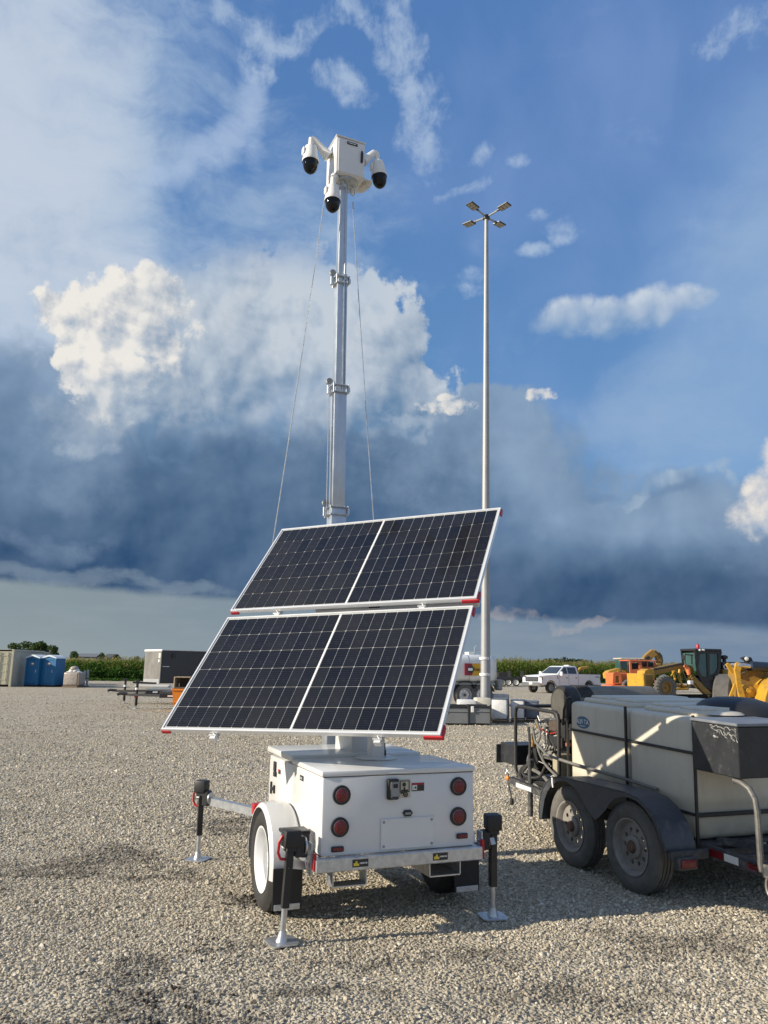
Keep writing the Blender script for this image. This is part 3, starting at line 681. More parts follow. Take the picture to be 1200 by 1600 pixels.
b = MB(); b.box((.652, -.0025, .863), (.088, .004, .050)); wl = b.build('warning_label', decal_blk, ST)
b = MB(); b.box((.652, -.0055, .882), (.084, .002, .009)); b.build('red_band', red, wl)
b = MB(); b.box((.627, -.0055, .860), (.034, .002, .030)); b.build('white_field', white_pl, wl)
b = MB(); b.box((.622, -.0075, .858), (.016, .002, .003)); b.box((.634, -.0075, .860), (.010, .002, .014)); b.build('pictogram', decal_blk, wl)
for u in (.245, .795):
    b = MB(); b.box((u, -.0450, Z0 - .040), (.104, .003, .044)); d_ = b.build('rail_decal', decal_blk, ST)
    b = MB(); b.prism([(-.018, -.014), (.018, -.014), (.018, -.002), (.008, .0), (.006, .014), (-.004, .014), (-.006, .004), (-.018, .002)], -.0018, 0, mtx((u - .028, -.0468, Z0 - .040))); b.build('decal_emblem', yellow, d_)
    M = mtx((u + .020, -.0472, Z0 - .040), (pi / 2, 0, 0))
    tiny_print(M, .050, .010, white_pl, d_)
# left face: latches, vent label, small plates
b = MB(); b.box((-.003, 1.235, .868), (.014, .05, .075), bev=.005); b.box((-.006, 1.215, .815), (.018, .045, .038), bev=.005); b.build('door_handle', blackp, ST)
b = MB(); b.box((-.003, 1.330, .70), (.014, .018, .090), bev=.003); b.box((-.006, 1.28, .70), (.016, .07, .022), bev=.004); b.box((-.003, 1.235, .70), (.014, .018, .06), bev=.003); b.build('door_latch', blackp, ST)
b = MB(); b.box((-.002, 1.10, .846), (.003, .045, .032)); lb = b.build('side_label', decal_blk, ST)
b = MB(); b.box((-.004, 1.10, .856), (.003, .043, .012)); b.build('red_band', red, lb)
b = MB(); b.box((-.002, .475, .880), (.004, .085, .034), bev=.001); lb = b.build('side_vent', blackp, ST)
b = MB(); b.box((-.005, .475, .880), (.004, .055, .014)); b.build('vent_grille', grey, lb)

# wheels, fenders and flaps
WC = .72
for sd in (-1, 1):
    ox = -.215 if sd < 0 else BW + .215
    xc = ox + (.10 if sd < 0 else -.10)
    wheel(ST, (xc, WC, .325), .325, .200, (sd, 0, 0), .205, rubber, rimwhite, rimwhite, holes=8, nut=True, dish=.045)
    b = MB()
    rr, ww = .362, .215
    prof = []
    n_ = 18; A0, A1 = R(-12), R(192)
    xs = [-ww / 2, -ww / 2 + .02, 0, ww / 2 - .03, ww / 2]; off = [-.030, -.006, .004, -.006, -.030]
    xc2 = xc
    def ring(sh):
        out = []
        for i in range(n_ + 1):
            a = A0 + (A1 - A0) * i / n_
            out.append((a, sh))
        return out
    outer = []
    for i in range(n_ + 1):
        a = A0 + (A1 - A0) * i / n_
        sec = [(xc2 + x, WC + cos(a) * (rr + o), .335 + sin(a) * (rr + o)) for x, o in zip(xs, off)] + [(xc2 + x, WC + cos(a) * (rr + o - .006), .335 + sin(a) * (rr + o - .006)) for x, o in reversed(list(zip(xs, off)))]
        outer.append(sec)
    b.rings(outer); fd = b.build('fender', white, ST)
    b = MB()
    xin = xc2 - sd * ww / 2
    b.prism([(WC + cos(a) * .345, .335 + sin(a) * .345) for a in np.linspace(A0, A1, 14)] , 0, .004, frame_m((xin - sd * .004, 0, 0), Vector((0, 1, 0)), Vector((1, 0, 0)), Vector((0, 0, 1)))); b.build('inner_plate', white, fd)
    b = MB(); b.box((xc, WC - .390, .225), (.195, .008, .25), bev=.002); mf = b.build('mud_flap', flap_m, ST)
    b = MB(); b.box((xc, WC - .397, .118), (.17, .006, .036), bev=.002); b.build('weight_strip', galv, mf)
# chain and bracket lamp on the left fender
b = MB(); b.box((-.115, .215, .535), (.13, .13, .10), bev=.01); fb = b.build('fender_box', white_pl, ST)
b = MB(); b.box((-.115, .205, .598), (.17, .15, .022), bev=.004); b.box((-.06, .14, .53), (.05, .02, .16), bev=.004); b.build('strap_bracket', black, fb)
b = MB()
for i in range(11):
    z = .60 - i * .018; b.tube([(-.145 + cos(t_) * (.008 if i % 2 else .002), .138 + cos(t_) * (.002 if i % 2 else .008), z + sin(t_) * .012) for t_ in np.linspace(0, 2 * pi, 9)[:-1]], .0028, 5, closed=True)
b.build('pin_chain', galv, fb)
for sd, u in ((-1, -.045), (1, BW + .05)):
    b = MB(); b.box((u, -.02, Z0 - .02), (.018, .03, .12 if sd > 0 else .10), bev=.003); b.build('red_reflector', red, ST)
    b = MB(); b.box((u + sd * .012, .035, Z0 - .01), (.012, .07, .19), bev=.003); b.build('corner_bracket', galv, ST)
# wiring loops at the rear left corner
b = MB()
for k in range(3):
    b.tube([(-.03 - .02 * k, .02, Z0 + .02), (-.07 - .015 * k, -.01, Z0 + .045 - .03 * k), (-.085, .0, Z0 - .03 - .02 * k), (-.05, .02, Z0 - .08)], .004, 6)
b.build('safety_cable', galv, ST)

# jacks: winch head, square outer tube, plated leg and foot, red lock handle
def jack(foot, head, handle=True, hz=.50, dirn=(1, 0, 0)):
    foot, head = tl(foot), tl(head); ax = (head - foot).normalized(); L_ = (head - foot).length
    dn = (TI.to_3x3() @ Vector(dirn)).normalized(); sd_ = ax.cross(dn).normalized()
    def at(t): return foot + ax * t
    b = MB(); b.tube([at(.20), at(L_ - .06)], .0215, sq=True); J = b.build('stabilizer_jack', black, ST)
    b = MB(); fm = frame_m(at(L_ - .045), dn, ax.cross(dn), ax); b.box((0, 0, 0), (.105, .095, .10), bev=.010, seg=2, m=fm); b.box((.0, .0, -.062), (.068, .068, .03), bev=.004, m=fm); b.build('jack_head', blackp, J)
    b = MB(); b.cyl(at(.035), at(.21), .018, n=16); b.lathe(at(.008), ax, [(.040, 0), (.028, .03), (.022, .06)], 16); b.build('inner_leg', galv, J)
    fm = frame_m(foot + Vector((0, 0, .010)), dn, Vector((0, 0, 1)).cross(dn), Vector((0, 0, 1)))
    b = MB(); b.plate([(-.068, -.088), (.068, -.088), (.088, -.064), (.088, .064), (.068, .088), (-.068, .088), (-.088, .064), (-.088, -.064)], [], -.004, .004, M=fm @ Matrix.Rotation(pi / 2, 4, 'X')); b.build('foot_plate', galv, J)
    if handle: b = MB(); hp = at(hz) - dn * .045; b.tube([hp + ax * .07 + dn * .02, hp + ax * .065 - dn * .012, hp + ax * .03 - dn * .03, hp - ax * .03 - dn * .03, hp - ax * .065 - dn * .012, hp - ax * .07 + dn * .02], .009, 8); b.build('lock_handle', red, J)
    b = MB(); b.box((.055, 0, 0), (.06, .075, .12), bev=.008, m=frame_m(at(hz), dn, ax.cross(dn), ax)); b.build('swivel_bracket', blackp, J)
    b = MB(); b.cyl(at(hz) - dn * .04, at(hz) + dn * .11, .012); b.lathe(at(hz) + dn * .085, dn, [(.05, 0), (.05, .012)], 16); b.build('swivel_pin', galv, J)
    return J
jack(gpx(440, 1474), atpx(456, 1297, 5.02), hz=.545, dirn=(.9, .45, 0))
jack(gpx(770, 1434), atpx(770, 1273, 5.53), False, hz=.50, dirn=(-.93, -.2, 0))
fj = gpx(309, 1344); jack(fj, atpx(316, 1220, fj.y), hz=.505, dirn=(.93, -.3, 0))
b = MB(); b.tube([atpx(333, 1252.5, fj.y - .04), atpx(402, 1269, 6.42)], .03, sq=True); b.build('outrigger_arm', galv, ST, world=True)
b = MB(); p = atpx(404, 1264, 6.38); b.box(tuple(p), (.10, .09, .085), (0, 0, .3), bev=.012); b.build('arm_latch', red, ST, world=True)
# rear right arm between rail and jack
b = MB(); b.tube([atpx(770, 1314, 5.5), atpx(742, 1322, 5.62)], .022, sq=True); b.build('outrigger_arm', galv, ST, world=True)
b = MB(); b.box(tuple(atpx(752, 1315, 5.56)), (.06, .05, .10), bev=.008); b.build('arm_latch', red, ST, world=True)
b = MB(); b.tube([atpx(449, 1350, 5.02), atpx(478, 1352, 5.1)], .022, sq=True); b.build('outrigger_arm', galv, ST, world=True)

# ------------------------------------------------------------------ solar panels
PY, PR = R(-23.83), R(1.54)
pe = Vector((cos(PY), sin(PY), 0)); pb = Vector((-sin(PY), cos(PY), 0)); pz = Vector((0, 0, 1))
e_ = pe * cos(PR) + pz * sin(PR); z_ = pz * cos(PR) - pe * sin(PR)
def panel_axes(tilt):
    s = pb * cos(tilt) + z_ * sin(tilt); return e_, s, e_.cross(s)
PW, PH = 2.094, 1.134
cell_me = None
def solar_panel(c, tilt, label):
    global cell_me
    ex, sy, nz_ = panel_axes(tilt); M = TI @ frame_m(Vector(c), ex, sy, nz_)
    b = MB(M); fw, fd_ = .014, .035
    for x, y, sx, sy_ in ((0, PH / 2 - fw / 2, PW, fw), (0, -PH / 2 + fw / 2, PW, fw), (-PW / 2 + fw / 2, 0, fw, PH - 2 * fw), (PW / 2 - fw / 2, 0, fw, PH - 2 * fw)):
        b.box((x, y, -fd_ / 2), (sx, sy_, fd_), bev=.0015)
    F_ = b.build('solar_panel', alu, ST, label)
    b = MB(M); b.box((0, 0, -.0099), (PW - 2 * fw, PH - 2 * fw, .006)); b.build('backsheet', backsheet, F_)
    if cell_me is None:
        cwid, chei = (PW - 2 * fw - .024 - .018) / 22 - .0054, (PH - 2 * fw - .026) / 6 - .0040
        bb = MB(); ch = .0042
        o1 = [(-cwid / 2 + ch, -chei / 2), (cwid / 2 - ch, -chei / 2), (cwid / 2, -chei / 2 + ch), (cwid / 2, chei / 2 - ch), (cwid / 2 - ch, chei / 2), (-cwid / 2 + ch, chei / 2), (-cwid / 2, chei / 2 - ch), (-cwid / 2, -chei / 2 + ch)]
        bb.rings([[(x, y, z) for x, y in o1] for z in (-.001, .001)])
        me = bpy.data.meshes.new('cell'); bb.bm.normal_update(); bmesh.ops.recalc_face_normals(bb.bm, faces=bb.bm.faces[:]); bb.bm.to_mesh(me); bb.bm.free(); me.materials.append(cell_m); cell_me = (me, cwid, chei)
    me, cw, ch_ = cell_me
    for i in range(22):
        for j in range(6):
            x = (i - 10.5) * (cw + .0054) + (.009 if i > 10 else -.009); y = (j - 2.5) * (ch_ + .0040)
            o = bpy.data.objects.new('cell', me); COL.objects.link(o); o.parent = F_; o.matrix_local = M @ Matrix.Translation((x, y, -.0055))
    # ribbon where the two half strings meet
    b = MB(M); b.box((0, 0, -.0065), (.013, PH - 2 * fw - .01, .003)); b.build('centre_ribbon', white_pl, F_)
    # red corner guards
    for x, y, sx, sy_ in ((-PW / 2 + .035, -PH / 2 + .000, .08, .010), (PW / 2 - .05, -PH / 2 - .002, .13, .012)):
        b = MB(M); b.box((x, y, -.030), (sx, sy_, .030), bev=.003); b.build('corner_guard', red, F_)
    for y, L2 in ((-PH / 2 + .04, .09), (PH / 2 - .04, .07)):
        b = MB(M); b.box((PW / 2 + .005, y, -.030), (.012, L2, .034), bev=.003); b.build('corner_guard', red, F_)
    for x in (-.62, .62):
        b = MB(M)
        for y in (-PH / 2 + .01, PH / 2 - .01):
            b.box((x, y, -.055), (.07, .05, .030), bev=.004); b.cyl((x + .01, y, -.08), (x + .01, y, -.02), .012)
        b.build('panel_clamp', galv, F_)
    b = MB(M)
    for x in (-.62, .62): b.box((x, 0, -.070), (.05, PH + .06, .042), bev=.004)
    b.build('panel_rail', alu, F_)
    return F_
LO = (-.457, 5.573, 1.625); UP = (-.142, 6.275, 2.503)
solar_panel(LO, R(47.5), None)
solar_panel(UP, R(46.0), None)
# beam and post that carry the panels
mid = (Vector(LO) + Vector(UP)) / 2
ex, sy, nn_ = panel_axes(R(46.7))
M = TI @ frame_m(mid, ex, sy, nn_)
for k_ in (-.40, .40):
    b = MB(M); b.box((k_, -.56, -.115), (.04, 1.0, .04), bev=.004); b.build('support_rail', white, ST)
b = MB(M); b.box((.0, -.36, -.155), (1.2, .07, .05), bev=.004); b.build('pivot_beam', white, ST)
b = MB(M); b.box((.34, .15, -.135), (1.36, .06, .05), bev=.006); b.build('cross_beam', white, ST)
b = MB(M); b.box((-.24, .15, -.10), (.16, .055, .02), bev=.004); b.build('tilt_motor_cover', grey, ST)
b = MB(M); b.tube([(.16, .10, -.09), (.16, .15, -.085), (.21, .15, -.085), (.21, .10, -.09)], .010, 8); b.box((.185, .14, -.10), (.09, .05, .03), bev=.006); b.build('tilt_bracket', blackp, ST)
pbase = tl(gpx(587, 1184, ZT + .04)); ptop = tl(mid - nn_ * .16)
ptop = Vector((pbase.x, pbase.y, ptop.z - .10))
b = MB(); b.box(tuple((pbase + ptop) / 2), (.105, .085, (ptop - pbase).length), bev=.008); po = b.build('panel_post', white, ST)
b = MB(); b.lathe(pbase + Vector((0, 0, -.002)), (0, 0, 1), [(.15, 0), (.15, .010), (.12, .014)], 24); b.build('post_flange', white, po)
b = MB(); b.tube([ptop, tl(mid - nn_ * .13)], .05, sq=True); b.build('post_neck', white, po)
b = MB(); q = tl(gpx(600, 1183, ZT + .04)); b.cyl(q, q + Vector((0, 0, .05)), .016); b.cyl(q + Vector((0, 0, .05)), q + Vector((0, 0, .10)), .010); b.build('grease_fitting', black, po)
# tall white equipment box and mast foot behind
q = tl(gpx(556, 1184, ZT + .05)); b = MB(); b.box((q.x - .02, q.y + .10, 1.42), (.15, .19, .98), bev=.012, seg=2); q = tl(gpx(549, 1177, ZT + .05)); b.bm.clear(); b.box((q.x + .09, q.y + .20, 1.24), (.18, .40, .54), bev=.012, seg=2); b.build('winch_cabinet', white, ST)

# ------------------------------------------------------------------ telescopic mast
MY = 7.02
m1 = atpx(525.5, 815, MY); m2 = atpx(536, 284, MY + .02)
md_ = (m2 - m1).normalized()
def mp(py):        # point on the mast axis at photo row py
    lo_, hi_ = -3., 8.
    for _ in range(50):
        t_ = (lo_ + hi_) / 2; p = m1 + md_ * t_; d = p - Vector((0, 0, CAM_H)); y = 800 - FPX * d.dot(CU) / d.dot(CF)
        if y > py: lo_ = t_
        else: hi_ = t_
    return p
MR = R(21.5); mx_ = Vector((cos(MR), sin(MR), 0)); my_ = md_.cross(mx_).normalized(); mx_ = my_.cross(md_)
def mframe(p): return TI @ frame_m(p, mx_, my_, md_)
foot_ = m1 - md_ * ((m1.z - .42) / md_.z)
secs = [(foot_, mp(795), .148), (mp(795), mp(616), .125), (mp(616), mp(446), .105), (mp(446), mp(287), .084)]
for i, (p, q, w_) in enumerate(secs):
    b = MB(mframe(p)); L_ = (q - p).length; b.box((0, 0, L_ / 2), (w_, w_, L_), bev=.010, seg=2)
    b.box((w_ * .22, -w_ / 2 - .002, L_ / 2), (w_ * .10, .006, L_ * .98)) if i > 1 else None
    b.build('mast_section', mast_m, ST)
for py, w_, two in ((806, .148, 1), (616, .125, 1), (446, .105, 1)):
    p = mp(py); b = MB(mframe(p))
    for dz_ in (0, .070):
        b.box((0, 0, dz_), (w_ + .034, w_ + .034, .010), bev=.003)
    for sx in (-1, 1):
        for sy_ in (-1, 1): b.cyl((sx * (w_ / 2 + .012), sy_ * (w_ / 2 + .012), -.010), (sx * (w_ / 2 + .012), sy_ * (w_ / 2 + .012), .08), .006, n=8)
    b.box((-w_ / 2 - .038, 0, .03), (.04, .024, .09), bev=.004); b.box((w_ / 2 + .022, -w_ / 3, .04), (.026, .024, .05), bev=.004)
    cl = b.build('mast_collar', galv, ST)
    b = MB(mframe(p)); b.lathe((-w_ / 2 - .04, -.03, .11), (0, 1, 0), [(.03, 0), (.022, .01), (.022, .02), (.03, .03)], 16); b.build('pulley', grey, cl)
b = MB(); 
p, q = mp(806), mp(612)
for o_ in (-.108, -.070): b.cyl(mframe(p) @ Vector((o_, -.03, .05)), mframe(q) @ Vector((o_, -.03, .05)), .0045, n=6)
for i in range(26):
    t_ = .3 + i * .014; c = (mframe(p) @ Vector((-.070, -.03, .05))).lerp(mframe(q) @ Vector((-.070, -.03, .05)), t_); b.ball(c, .0085, (1, 1, .8), 6, 4)
b.build('lifting_cable', galv, ST)
b = MB(); p, q = mp(612), mp(438)
for o_ in (.012, .038): b.cyl(mframe(p) @ Vector((o_, -.062, 0)), mframe(q) @ Vector((o_, -.062, .04)), .005, n=6)
b.cyl(mframe(q) @ Vector((.02, -.055, -.02)), mframe(q) @ Vector((.02, -.055, .16)), .012, .004, n=8); b.build('lifting_cable', galv, ST)
# guy wires
def sag(a, c, s, n=14): return [a.lerp(c, i / n) - Vector((0, 0, s * 4 * (i / n) * (1 - i / n))) for i in range(n + 1)]
b = MB(); b.tube([tl(v) for v in sag(atpx(507, 312, MY - .1), atpx(424, 862, 7.3), .06)], .006, 6); b.build('guy_wire', galv, ST)
b = MB(); b.tube([tl(v) for v in sag(atpx(551, 318, MY + .1), atpx(585, 830, 7.2), .04)], .005, 6); b.build('guy_wire', galv, ST)

# camera head
top = mp(287); hx = R(24); HX = Vector((cos(hx), sin(hx), 0)); HY = Vector((-sin(hx), cos(hx), 0)); HZ = Vector((0, 0, 1))
HM = TI @ frame_m(top, HX, HY, HZ) @ Matrix.Scale(1.08, 4)
b = MB(HM); b.lathe((0, 0, -.06), (0, 0, 1), [(.045, 0), (.05, .03), (.11, .05), (.11, .062)], 20); b.build('mast_cap', galv, ST)
b = MB(HM); b.box((.02, 0, .195), (.285, .27, .37), bev=.006); b.box((.02, 0, .387), (.30, .29, .012), bev=.003); cb = b.build('control_box', white, ST)
b = MB(HM); b.box((.025, -.139, .19), (.262, .008, .345), bev=.004); b.build('box_door', white, cb)
b = MB(HM); b.box((.03, -.1465, .335), (.105, .005, .030), bev=.002); b.build('name_plate', decal_blk, cb)
tiny_print(HM @ mtx((.03, -.1495, .335), (pi / 2, 0, 0)), .082, .011, white_pl, cb, 7)
b = MB(HM); b.prism([(-.008, -.06), (.010, -.06), (.014, .03), (.006, .06), (-.004, .06), (-.008, .03)], -.158, -.145, mtx((.125, 0, .225))); b.build('door_key', blackp, cb)
b = MB(HM); b.box((-.07, -.06, .008), (.07, .05, .006)); b.lathe((.10, .0, .004), (0, 0, 1), [(.014, 0), (.014, .01)], 12); b.build('cable_gland', blackp, cb)
b = MB(HM); b.lathe((.02, 0, -.006), (0, 0, 1), [(.12, 0), (.12, .014)], 24)
for k in range(7):
    a = k * .9; b.tube([(cos(a) * .05 + .02, sin(a) * .05, .005), (cos(a + .5) * .10 + .02, sin(a + .5) * .10, -.035), (cos(a + 1.1) * .07, sin(a + 1.1) * .07, -.055), (cos(a + 1.7) * .035, sin(a + 1.7) * .035, -.07)], .004, 5)
b.build('wire_bundle', galv, cb)
def ptz(px, py, Y, ax_px, ax_py, ax_Y, name='dome_camera', tilt=(0, 0), sc=1.05):
    """px,py: middle of the camera barrel in the photo; ax_*: where the bracket meets the box"""
    c = atpx(px, py, Y); a = atpx(ax_px, ax_py, ax_Y)
    M = TI @ frame_m(c, HX, HY, HZ) @ mtx((0, 0, 0), (tilt[0], tilt[1], 0), (sc, sc, sc))
    b = MB(M); b.lathe((0, 0, -.055), (0, 0, 1), [(.078, 0), (.082, .01), (.074, .05), (.066, .11), (.058, .155), (.03, .165)], 28)
    b.box((-.075, 0, .04), (.02, .06, .07), bev=.006); P_ = b.build(name, white_pl, ST)
    b = MB(M); b.lathe((0, 0, -.055), (0, 0, -1), [(.079, 0), (.080, .012), (.074, .018), (.073, .04), (.066, .072), (.050, .10), (.028, .118), (.004, .124)], 28); b.build('dome', dome_m, P_)
    b = MB(M); b.ball((.02, -.045, -.105), .030, u=14, v=8); b.build('lens', blackp, P_)
    A = tl(a); top_ = M @ Vector((0, 0, .10)); t2 = M @ Vector((0, 0, .20)); t2b = t2 + Vector((0, 0, .01))
    b = MB(); b.cyl(top_, t2, .030, .026, 14)
    b.tube([t2, t2b + (A - t2b) * .18 + Vector((0, 0, .012)), t2b + (A - t2b) * .6, A], [.030, .034, .040, .062], 10); b.build('bracket_arm', white_pl, P_)
    return P_
ptz(485.5, 245, MY - .10, 514, 245, MY - .04)
ptz(591.5, 268, MY + .18, 566, 252, MY + .10, tilt=(0, -.12))
ptz(520, 306, MY - .18, 527, 280, MY + .02, sc=1.0)
# horn loudspeaker facing down and right
M = TI @ frame_m(atpx(560, 278, MY + .18), HX, HY, HZ) @ mtx((0, 0, 0), (R(170), R(-28), 0))
b = MB(M); b.lathe((0, 0, -.05), (0, 0, 1), [(.040, 0), (.045, .03), (.055, .09), (.078, .14), (.098, .165), (.094, .165), (.07, .13), (.04, .08)], 28, caps=False); b.ball((0, 0, -.05), .04); h_ = b.build('horn_speaker', white_pl, ST)
b = MB(M); b.lathe((0, 0, -.05), (0, 0, 1), [(.062, .118), (.03, .10), (.012, .135), (.002, .14)], 20); b.build('horn_throat', cream, h_)
# shackle and thimble under the box
b = MB(); c = tl(atpx(551, 300, MY + .05)); b.tube([c + Vector((cos(t_) * .022, 0, sin(t_) * .045)) for t_ in np.linspace(0, 2 * pi, 13)[:-1]], .006, 6, closed=True)
b.tube([c + Vector((cos(t_) * .020, 0, .075 + sin(t_) * .03)) for t_ in np.linspace(0, 2 * pi, 11)[:-1]], .007, 6, closed=True); b.build('shackle', galv, ST)
b = MB(); b.tube([tl(atpx(551, 316, MY + .05)), tl(atpx(552, 326, MY + .05))], .009, 6); b.build('swage', galv, ST)

# ------------------------------------------------------------------ water tank trailer on the right
def tank_material():
    m = bpy.data.materials.new('translucent_tank_plastic'); m.use_nodes = True; t = m.node_tree; b = t.nodes['Principled BSDF']; X.t = t
    g = t.nodes.new('ShaderNodeTexCoord'); P = g.outputs['Object']; s = t.nodes.new('ShaderNodeSeparateXYZ'); t.links.new(P, s.inputs[0]); x, y, z = (X(s.outputs[i]) for i in range(3))
    n1 = noise(P, 2.2, 4, .6); st = noise(vec(x * 14, y * 14, z * 1.6), 1., 5, .65); n3 = noise(P, 9, 6, .7, off=(3, 3, 1))
    c = mixc(n1, (.55, .50, .40), (.70, .65, .54))
    c = mixc(1 - sstep(z + (n1 - .5) * .10, .66, .74), c, (.46, .44, .36))         # liquid showing through the wall
    c = mixc(sstep(st, .50, .80) * .40, c, (.42, .37, .28)); c = mixc(sstep(n3, .58, .80) * .55, c, (.36, .32, .25))
    c = mixc((1 - sstep(z + (n3 - .5) * .25, .40, .56)) * .6, c, (.22, .19, .14))
    t.links.new(c, b.inputs['Base Color']); b.inputs['Roughness'].default_value = .42
    bn = t.nodes.new('ShaderNodeBump'); bn.inputs['Distance'].default_value = .012; bn.inputs['Strength'].default_value = .6; t.links.new(noise(P, 5, 3, .5).v, bn.inputs['Height']); t.links.new(bn.outputs[0], b.inputs['Normal'])
    return m
tank_m = tank_material()
fend_m = mat('dusty_black_fender', (.050, .056, .068), .42, var=.3, vscale=5, dirt=(.15, .14, .125), dirt_amt=.35, bump=.0008, bscale=80)
frame_d = mat('dusty_frame_paint', (.045, .048, .052), .6, var=.35, vscale=9, dirt=(.20, .18, .155), dirt_amt=.45)
grime = mat('oily_black_steel', (.022, .022, .023), .5, var=.4, vscale=18, dirt=(.10, .09, .075), dirt_amt=.25)
box_m = mat('toolbox_black_steel', (.022, .024, .028), .42, var=.3, vscale=8, dirt=(.14, .13, .115), dirt_amt=.25)
box_lid_m = mat('toolbox_lid_dusty', (.20, .22, .25), .45, .3, var=.2, vscale=6, dirt=(.3, .28, .25), dirt_amt=.3)
hose_m = mat('rubber_hose', (.035, .034, .033), .6, var=.3, dirt=(.14, .12, .10), dirt_amt=.3)
hose_g = mat('grey_hose', (.16, .155, .14), .6, var=.3, dirt=(.2, .18, .15), dirt_amt=.3)
brass = mat('brass_fitting', (.42, .26, .09), .4, .8, var=.3, vscale=30)
cast = mat('cast_aluminium', (.32, .31, .29), .5, .6, var=.35, vscale=30, dirt=(.08, .07, .06), dirt_amt=.3)
heater_m = mat('heater_shell', (.13, .125, .11), .45, .4, var=.35, vscale=5, dirt=(.06, .05, .04), dirt_amt=.4)
heater_l = mat('heater_shell_bright', (.19, .175, .14), .45, .5, var=.3, vscale=5, dirt=(.12, .10, .08), dirt_amt=.3)
bluebadge = mat('blue_badge', (.03, .13, .26), .35, var=.1)
whitepaint = mat('white_marking', (.72, .72, .70), .5, var=.05, dirt=(.4, .37, .32), dirt_amt=.2)
pipe_m = mat('worn_steel_pipe', (.16, .155, .145), .5, .4, var=.4, vscale=14, dirt=(.09, .07, .055), dirt_amt=.3)
tanpaint = mat('tan_box', (.36, .32, .22), .6, var=.2, vscale=10, dirt=(.1, .09, .07), dirt_amt=.2)
copper = mat('copper_pipe', (.55, .24, .14), .35, .8, var=.2)
WT = thing('water_tank_trailer', 'dusty tandem axle pressure washing trailer with a pale plastic water tank', 'trailer', tuple(gpx(994, 1400)), R(110))
for s_ in (.065, .87):
    for y_ in (-.11, -1.72):
        wheel(WT, (s_, y_ + .02, .326), .326, .175, (0, 1 if y_ > -1 else -1, 0), .198, rubber_d, rim_d, rust, holes=10, nut=False, dish=-.005)
def PZ(s): return .030 * (s + .35)          # the frame stands nose up
FM = Matrix.Rotation(-R(1.9), 4, 'Y')
FM = Matrix.Translation((-.35, 0, 0)) @ FM @ Matrix.Translation((.35, 0, 0))
Wd = -1.62        # far side
def wbox(n, c, d, m, par=WT, bev=.004, seg=1, rot=(0, 0, 0), label=None):
    b = MB(FM); b.box(c, d, rot, bev, seg); return b.build(n, m, par, label)
# rails and deck
for y_ in (-.36, -1.46):
    wbox('side_rail', (.32, y_, .37), (2.48, .045, .085), frame_d)
    b = MB(FM); b.tube([(1.55, y_, .37), (2.75, (y_ + .91) * .30 - .91, .40)], .036, sq=True); b.build('tongue_rail', frame_d, WT)
wbox('rear_crossmember', (-.93, -.91, .37), (.05, 1.10, .085), frame_d)
wbox('front_crossmember', (1.56, -.91, .37), (.05, 1.10, .085), frame_d)
for s_ in (-.74, -.54, -.36, .3, 1.0): wbox('deck_member', (s_, -.91, .355), (.05, 1.05, .045), frame_d)
b = MB(FM); b.tube([(-.30, -.50, .42), (-.90, -1.0, .40)], .022, sq=True); b.build('deck_brace', frame_d, WT)
wbox('tank_floor', (.47, -.91, .405), (1.66, 1.12, .02), frame_d)
# tanks: moulded shells with raised tops
def tank(s0, s1, name='water_tank', label=None):
    y0, y1 = -.33, -1.52; zt = 1.29; c = ((s0 + s1) / 2, (y0 + y1) / 2); L_, W_ = s1 - s0, y0 - y1
    b = MB(FM); b.box((c[0], c[1], (.42 + zt) / 2), (L_, W_, zt - .42), bev=.045, seg=3)
    b.box((c[0], c[1] - .02, zt + .012), (L_ - .15, W_ - .16, .055), bev=.022, seg=2)
    for k in (-.22, .22): b.box((c[0] + k * L_ , c[1] - .03, zt + .045), (L_ * .30, W_ - .26, .035), bev=.015, seg=2)
    return b.build(name, tank_m, WT, label, smooth=50)
t1 = tank(.50, 1.33); t2 = tank(-.29, .47)
b = MB(FM)
b.lathe((-.10, -.72, 1.315), (0, 0, 1), [(.22, -.01), (.19, .008), (.11, .018), (.02, .022)], 22); b.build('filler_dome', tank_m, t2)
# badge
o1 = frame_m((1.12, -.329, 1.115), Vector((-1, 0, 0)), Vector((0, 0, 1)), Vector((0, 1, 0)))
b = MB(FM @ o1 @ mtx((0, 0, 0), (pi / 2, 0, 0))); b.plate([(x * 1.0, z * .52) for x, z in circ(.105, 28)], [], -.004, .0); bd = b.build('oval_badge', bluebadge, t1)
b = MB(FM @ o1 @ mtx((0, 0, 0), (pi / 2, 0, 0))); b.plate([(x, z * .52) for x, z in circ(.105, 28)], [[(x, z * .52) for x, z in circ(.100, 28)]], -.0065, -.0045); b.build('badge_rim', grey, bd)
M = FM @ o1 @ mtx((-.0, .005, .0055)); text_bm('ALK TA', .058, M, .0006, 1.0, .001).build('badge_lettering', whitepaint, bd)
b = MB(M); b.lathe((.003, 0, 0), (0, 0, 1), [(.017, 0), (.017, .001)], 14); b.build('badge_drop', mat('light_blue', (.12, .34, .55), .35), bd)
b = MB(M); b.box((0, -.036, 0), (.085, .006, .001)); b.build('badge_underline', whitepaint, bd)
# strapping of black angle iron
for z_ in (1.035, .60):
    wbox('strap', (.52, -.322, z_), (1.66, .016, .022), grime)
    wbox('strap', (-.306, -.92, z_), (.020, 1.22, .030), grime)
for s_ in (.485, -.308, 1.345): wbox('upright', (s_, -.316, .85), (.020, .022, .92), grime)
wbox('upright', (-.308, -1.53, .82), (.03, .03, .86), grime)
